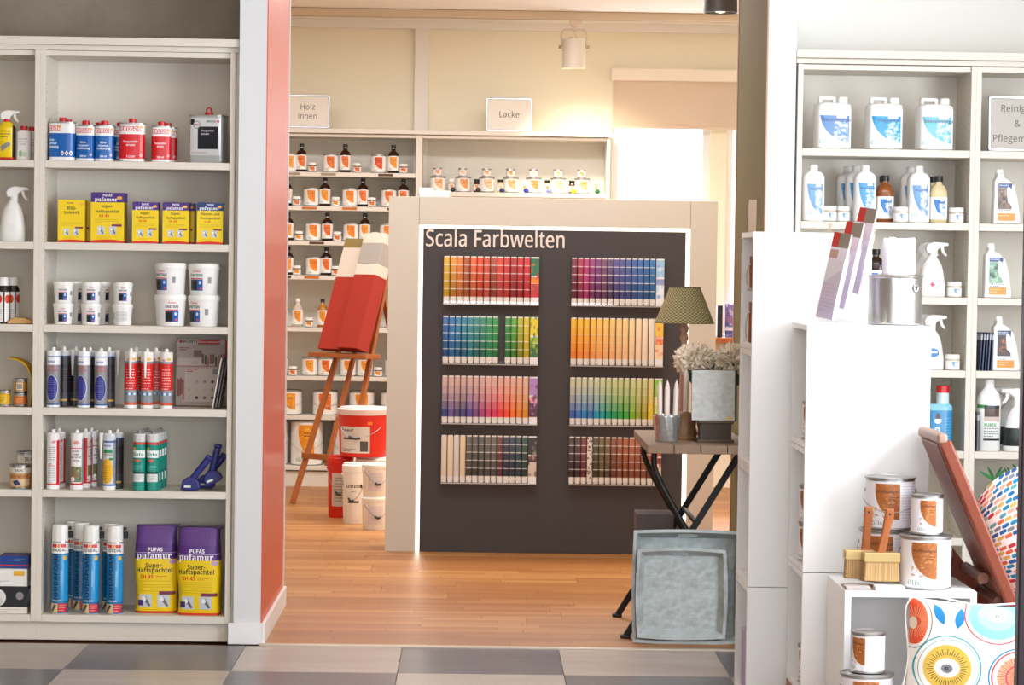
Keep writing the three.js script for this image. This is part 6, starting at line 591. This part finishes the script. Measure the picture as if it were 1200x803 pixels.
// ------------------------------------------------------------------ deck chair, cushions, dark post
{ const c = thing('deck_chair', 'reddish brown wooden deck chair with sloping back beside the tins', 'chair', [1.9, 0.1, 1.13]); const o = (x, y, z) => [x - 1.9, y - 0.1, z - 1.13];
  for (const z of [1.325, 1.01]) mesh('back_stile', bar(o(1.712, 0.952, z), o(2.078, 0.118, z), 0.04, 0.03, 0.008), M.teak, c); const dx = 0.373, dy = -0.852; { const f = (t) => o(1.698 + dx * t, 0.95 + dy * t, 1.1675); mesh('back_board', bar(f(0.005), f(0.69), 0.018, 0.28, 0.004), M.teak, c); }
  mesh('top_rail', bar(o(1.704, 0.962, 0.99), o(1.704, 0.962, 1.34), 0.034, 0.034, 0.012), std('#a08070', 0.5), c); for (const z of [0.965]) mesh('cross_leg', bar(o(1.775, 0.565, z), o(2.11, 0.135, z), 0.085, 0.028, 0.008), M.teak, c); mesh('cross_leg', bar(o(2.3, 0.55, 1.35), o(1.99, 0.115, 1.35), 0.04, 0.028, 0.008), M.teak, c); for (const [x, y] of [[1.873, 0.53], [1.925, 0.46]]) mesh('dowel', new THREE.CylinderGeometry(0.017, 0.017, 0.29, 16).rotateX(PI / 2).translate(...o(x - 0.03, y, 1.1675)), std('#5a2c1a', 0.5), c); mesh('seat_rail', bar(o(1.96, 0.39, 1.32), o(2.4, 0.42, 1.32), 0.04, 0.028, 0.006), M.teak, c); mesh('seat_rail', bar(o(1.96, 0.39, 0.94), o(2.4, 0.42, 0.94), 0.04, 0.028, 0.006), M.teak, c); }
function pillow(w, h, t, k = 6, n = 26, rd = 0) { const pos = [], uv = [], idx = []; for (const s of [1, -1]) { const b = pos.length / 3; for (let j = 0; j <= n; j++) for (let i = 0; i <= n; i++) { let u = (i / n) * 2 - 1, v = (j / n) * 2 - 1; const e = Math.max(0, 1 - Math.abs(u) ** k) ** 0.5 * Math.max(0, 1 - Math.abs(v) ** k) ** 0.5, pin = 1 - 0.05 * (u * u * (1 - v * v) + v * v * (1 - u * u)); const wr = 0.02 * Math.sin(u * 7 + v * 3) * (1 - e) ; pos.push(u * w / 2 * pin * (1 - rd + rd * Math.sqrt(1 - v * v / 2)), v * h / 2 * pin * (1 - rd + rd * Math.sqrt(1 - u * u / 2)), s * t / 2 * (e * (0.75 + 0.25 * Math.cos(u * 1.4) * Math.cos(v * 1.4)) + wr * 0.2)); uv.push(i / n, j / n); } for (let j = 0; j < n; j++) for (let i = 0; i < n; i++) { const a = b + j * (n + 1) + i, q = a + n + 1; if (s > 0) idx.push(a, a + 1, q + 1, a, q + 1, q); else idx.push(a, q + 1, a + 1, a, q, q + 1); } } const g = new THREE.BufferGeometry(); g.setAttribute('position', new THREE.Float32BufferAttribute(pos, 3)); g.setAttribute('uv', new THREE.Float32BufferAttribute(uv, 2)); g.setIndex(idx); g.computeVertexNormals(); return g; }
const dashTex = canvasTex(1024, 1024, (c, w, h) => { fill(c, '#f3f0ea', 0, 0, w, h); const cs = ['#1f6aa8', '#e0683e', '#5aa0a4', '#7a848c', '#1a86b4', '#d8b060', '#f0a890', '#7ab0a0', '#c8323c', '#2a5a94']; for (let j = 0; j < 29; j++) for (let i = 0; i < 15; i++) if (rnd() < 0.92) { c.save(); c.translate(i * 72 + (j & 1) * 36 + R(-4, 4), j * 36 + 8 + R(-3, 3)); c.rotate(-0.12); c.fillStyle = cs[(rnd() * cs.length) | 0]; c.beginPath(); c.ellipse(0, 0, 33, 13, 0, 0, 7); c.rect(-29, -12, 58, 24); c.fill(); c.restore(); } });
{ const p = thing('dashed_cushion', 'white cushion with multicoloured dashes leaning on the deck chair', 'cushion', [2.07, 0.645, 1.165]); p.rotation.set(0, -0.25, 0.36); mesh('cover', pillow(0.42, 0.5, 0.19, 3.2, 26, 0.85), std('#ffffff', 0.9, 0, { map: dashTex }), p); }
const floral = canvasTex(1024, 1024, (c, w, h) => { fill(c, '#efeae2', 0, 0, w, h); const ring = (x, y, rx, ry, col, lw) => { c.strokeStyle = col; c.lineWidth = lw * 1.5; c.beginPath(); c.ellipse(x, y, rx, ry, 0, 0, 7); c.stroke(); }; const k = 1.24, q = (x, y) => [(x - 95) * k, (y - 330) * k];
  const spokes = (x, y, r0, r1, n, col, lw) => { c.strokeStyle = col; c.lineWidth = lw; for (let i = 0; i < n; i++) { const a = i / n * 6.283, e = 1 + 0.08 * Math.sin(i * 3.1); c.beginPath(); c.moveTo(x + Math.cos(a) * r0, y + Math.sin(a) * r0); c.lineTo(x + Math.cos(a) * r1 * e, y + Math.sin(a) * r1 * e); c.stroke(); } };
  let [x, y] = q(120, 490); ring(x, y, 118, 220, '#4a5560', 5); disc(c, x, y, 88, '#e0542e', 190); spokes(x, y, 40, 130, 40, '#f0a078', 4); disc(c, x - 10, y + 10, 24, '#f0dcc8', 50);
  for (const [lx, ly, a] of [[262, 430, -0.35], [385, 450, 0.2]]) { const [X, Y] = q(lx, ly); c.save(); c.translate(X, Y); c.rotate(a); c.fillStyle = '#1a7ab4'; c.beginPath(); c.moveTo(0, 95); c.quadraticCurveTo(-75, 10, -10, -95); c.quadraticCurveTo(70, -20, 0, 95); c.fill(); c.restore(); }
  [x, y] = q(600, 420); ring(x, y, 235, 230, '#c8323c', 7); disc(c, x, y, 205, '#7ec0c4', 195); speck(c, w, h, 0, ['#fff'], 1, 1, 1); disc(c, x, y, 140, '#9ad0d0', 120); disc(c, x + 10, y - 10, 70, '#eeeae4', 50); spokes(x + 10, y - 10, 6, 40, 18, '#3a4a54', 3); ring(x + 10, y - 10, 62, 44, '#3a4a54', 3);
  [x, y] = q(320, 790); ring(x, y, 250, 265, '#2a9aa4', 7); ring(x + 8, y + 6, 225, 240, '#2a9aa4', 3); disc(c, x, y, 180, '#d8b44a', 190); spokes(x, y, 105, 145, 44, '#3a3a34', 5); disc(c, x, y, 95, '#efeae2', 80); disc(c, x, y + 6, 44, '#8a9094', 36); spokes(x, y + 6, 4, 42, 16, '#2e3438', 3);
  [x, y] = q(770, 820); ring(x, y, 250, 245, '#1a7ab4', 8); ring(x, y, 228, 222, '#c8323c', 8); disc(c, x, y, 190, '#ee9a7a', 180); spokes(x, y, 60, 180, 50, '#d8452e', 5); ring(x, y, 120, 110, '#c8324c', 7); disc(c, x, y, 60, '#d84a5a', 55); c.fillStyle = '#c8323c'; c.fillRect(0, 930, 1024, 20); });
{ const p = thing('floral_cushion', 'white cushion with large bright painted flowers at the bottom right', 'cushion', [1.775, 0.302, 1.545]); p.rotation.set(-0.16, 0, -0.07); mesh('cover', pillow(0.42, 0.37, 0.14, 8), std('#ffffff', 0.9, 0, { map: floral }), p); mesh('piping', tube([[-0.205, -0.178, 0], [-0.2, 0, 0], [-0.205, 0.178, 0], [0, 0.176, 0], [0.205, 0.178, 0], [0.2, 0, 0], [0.205, -0.178, 0], [0, -0.176, 0]], 0.003, 60, true, 6), std('#e9e6e0', 0.9), p); }
{ const p = thing('dark_post', 'dark maroon upright post at the right edge of the picture', 'post', [1.882, 0, 1.9]); mesh('upright', rbox(0.12, 1.9, 0.05, 0.006, 0, 0.96, 0), std('#1c0a14', 0.5), p); mesh('foot_plate', rbox(0.2, 0.012, 0.2, 0.003, 0, 0.006, 0), M.black, p); }
scene.traverse((o) => { if (o.isMesh) { o.castShadow = true; o.receiveShadow = true; } });
renderer.render(scene, camera);
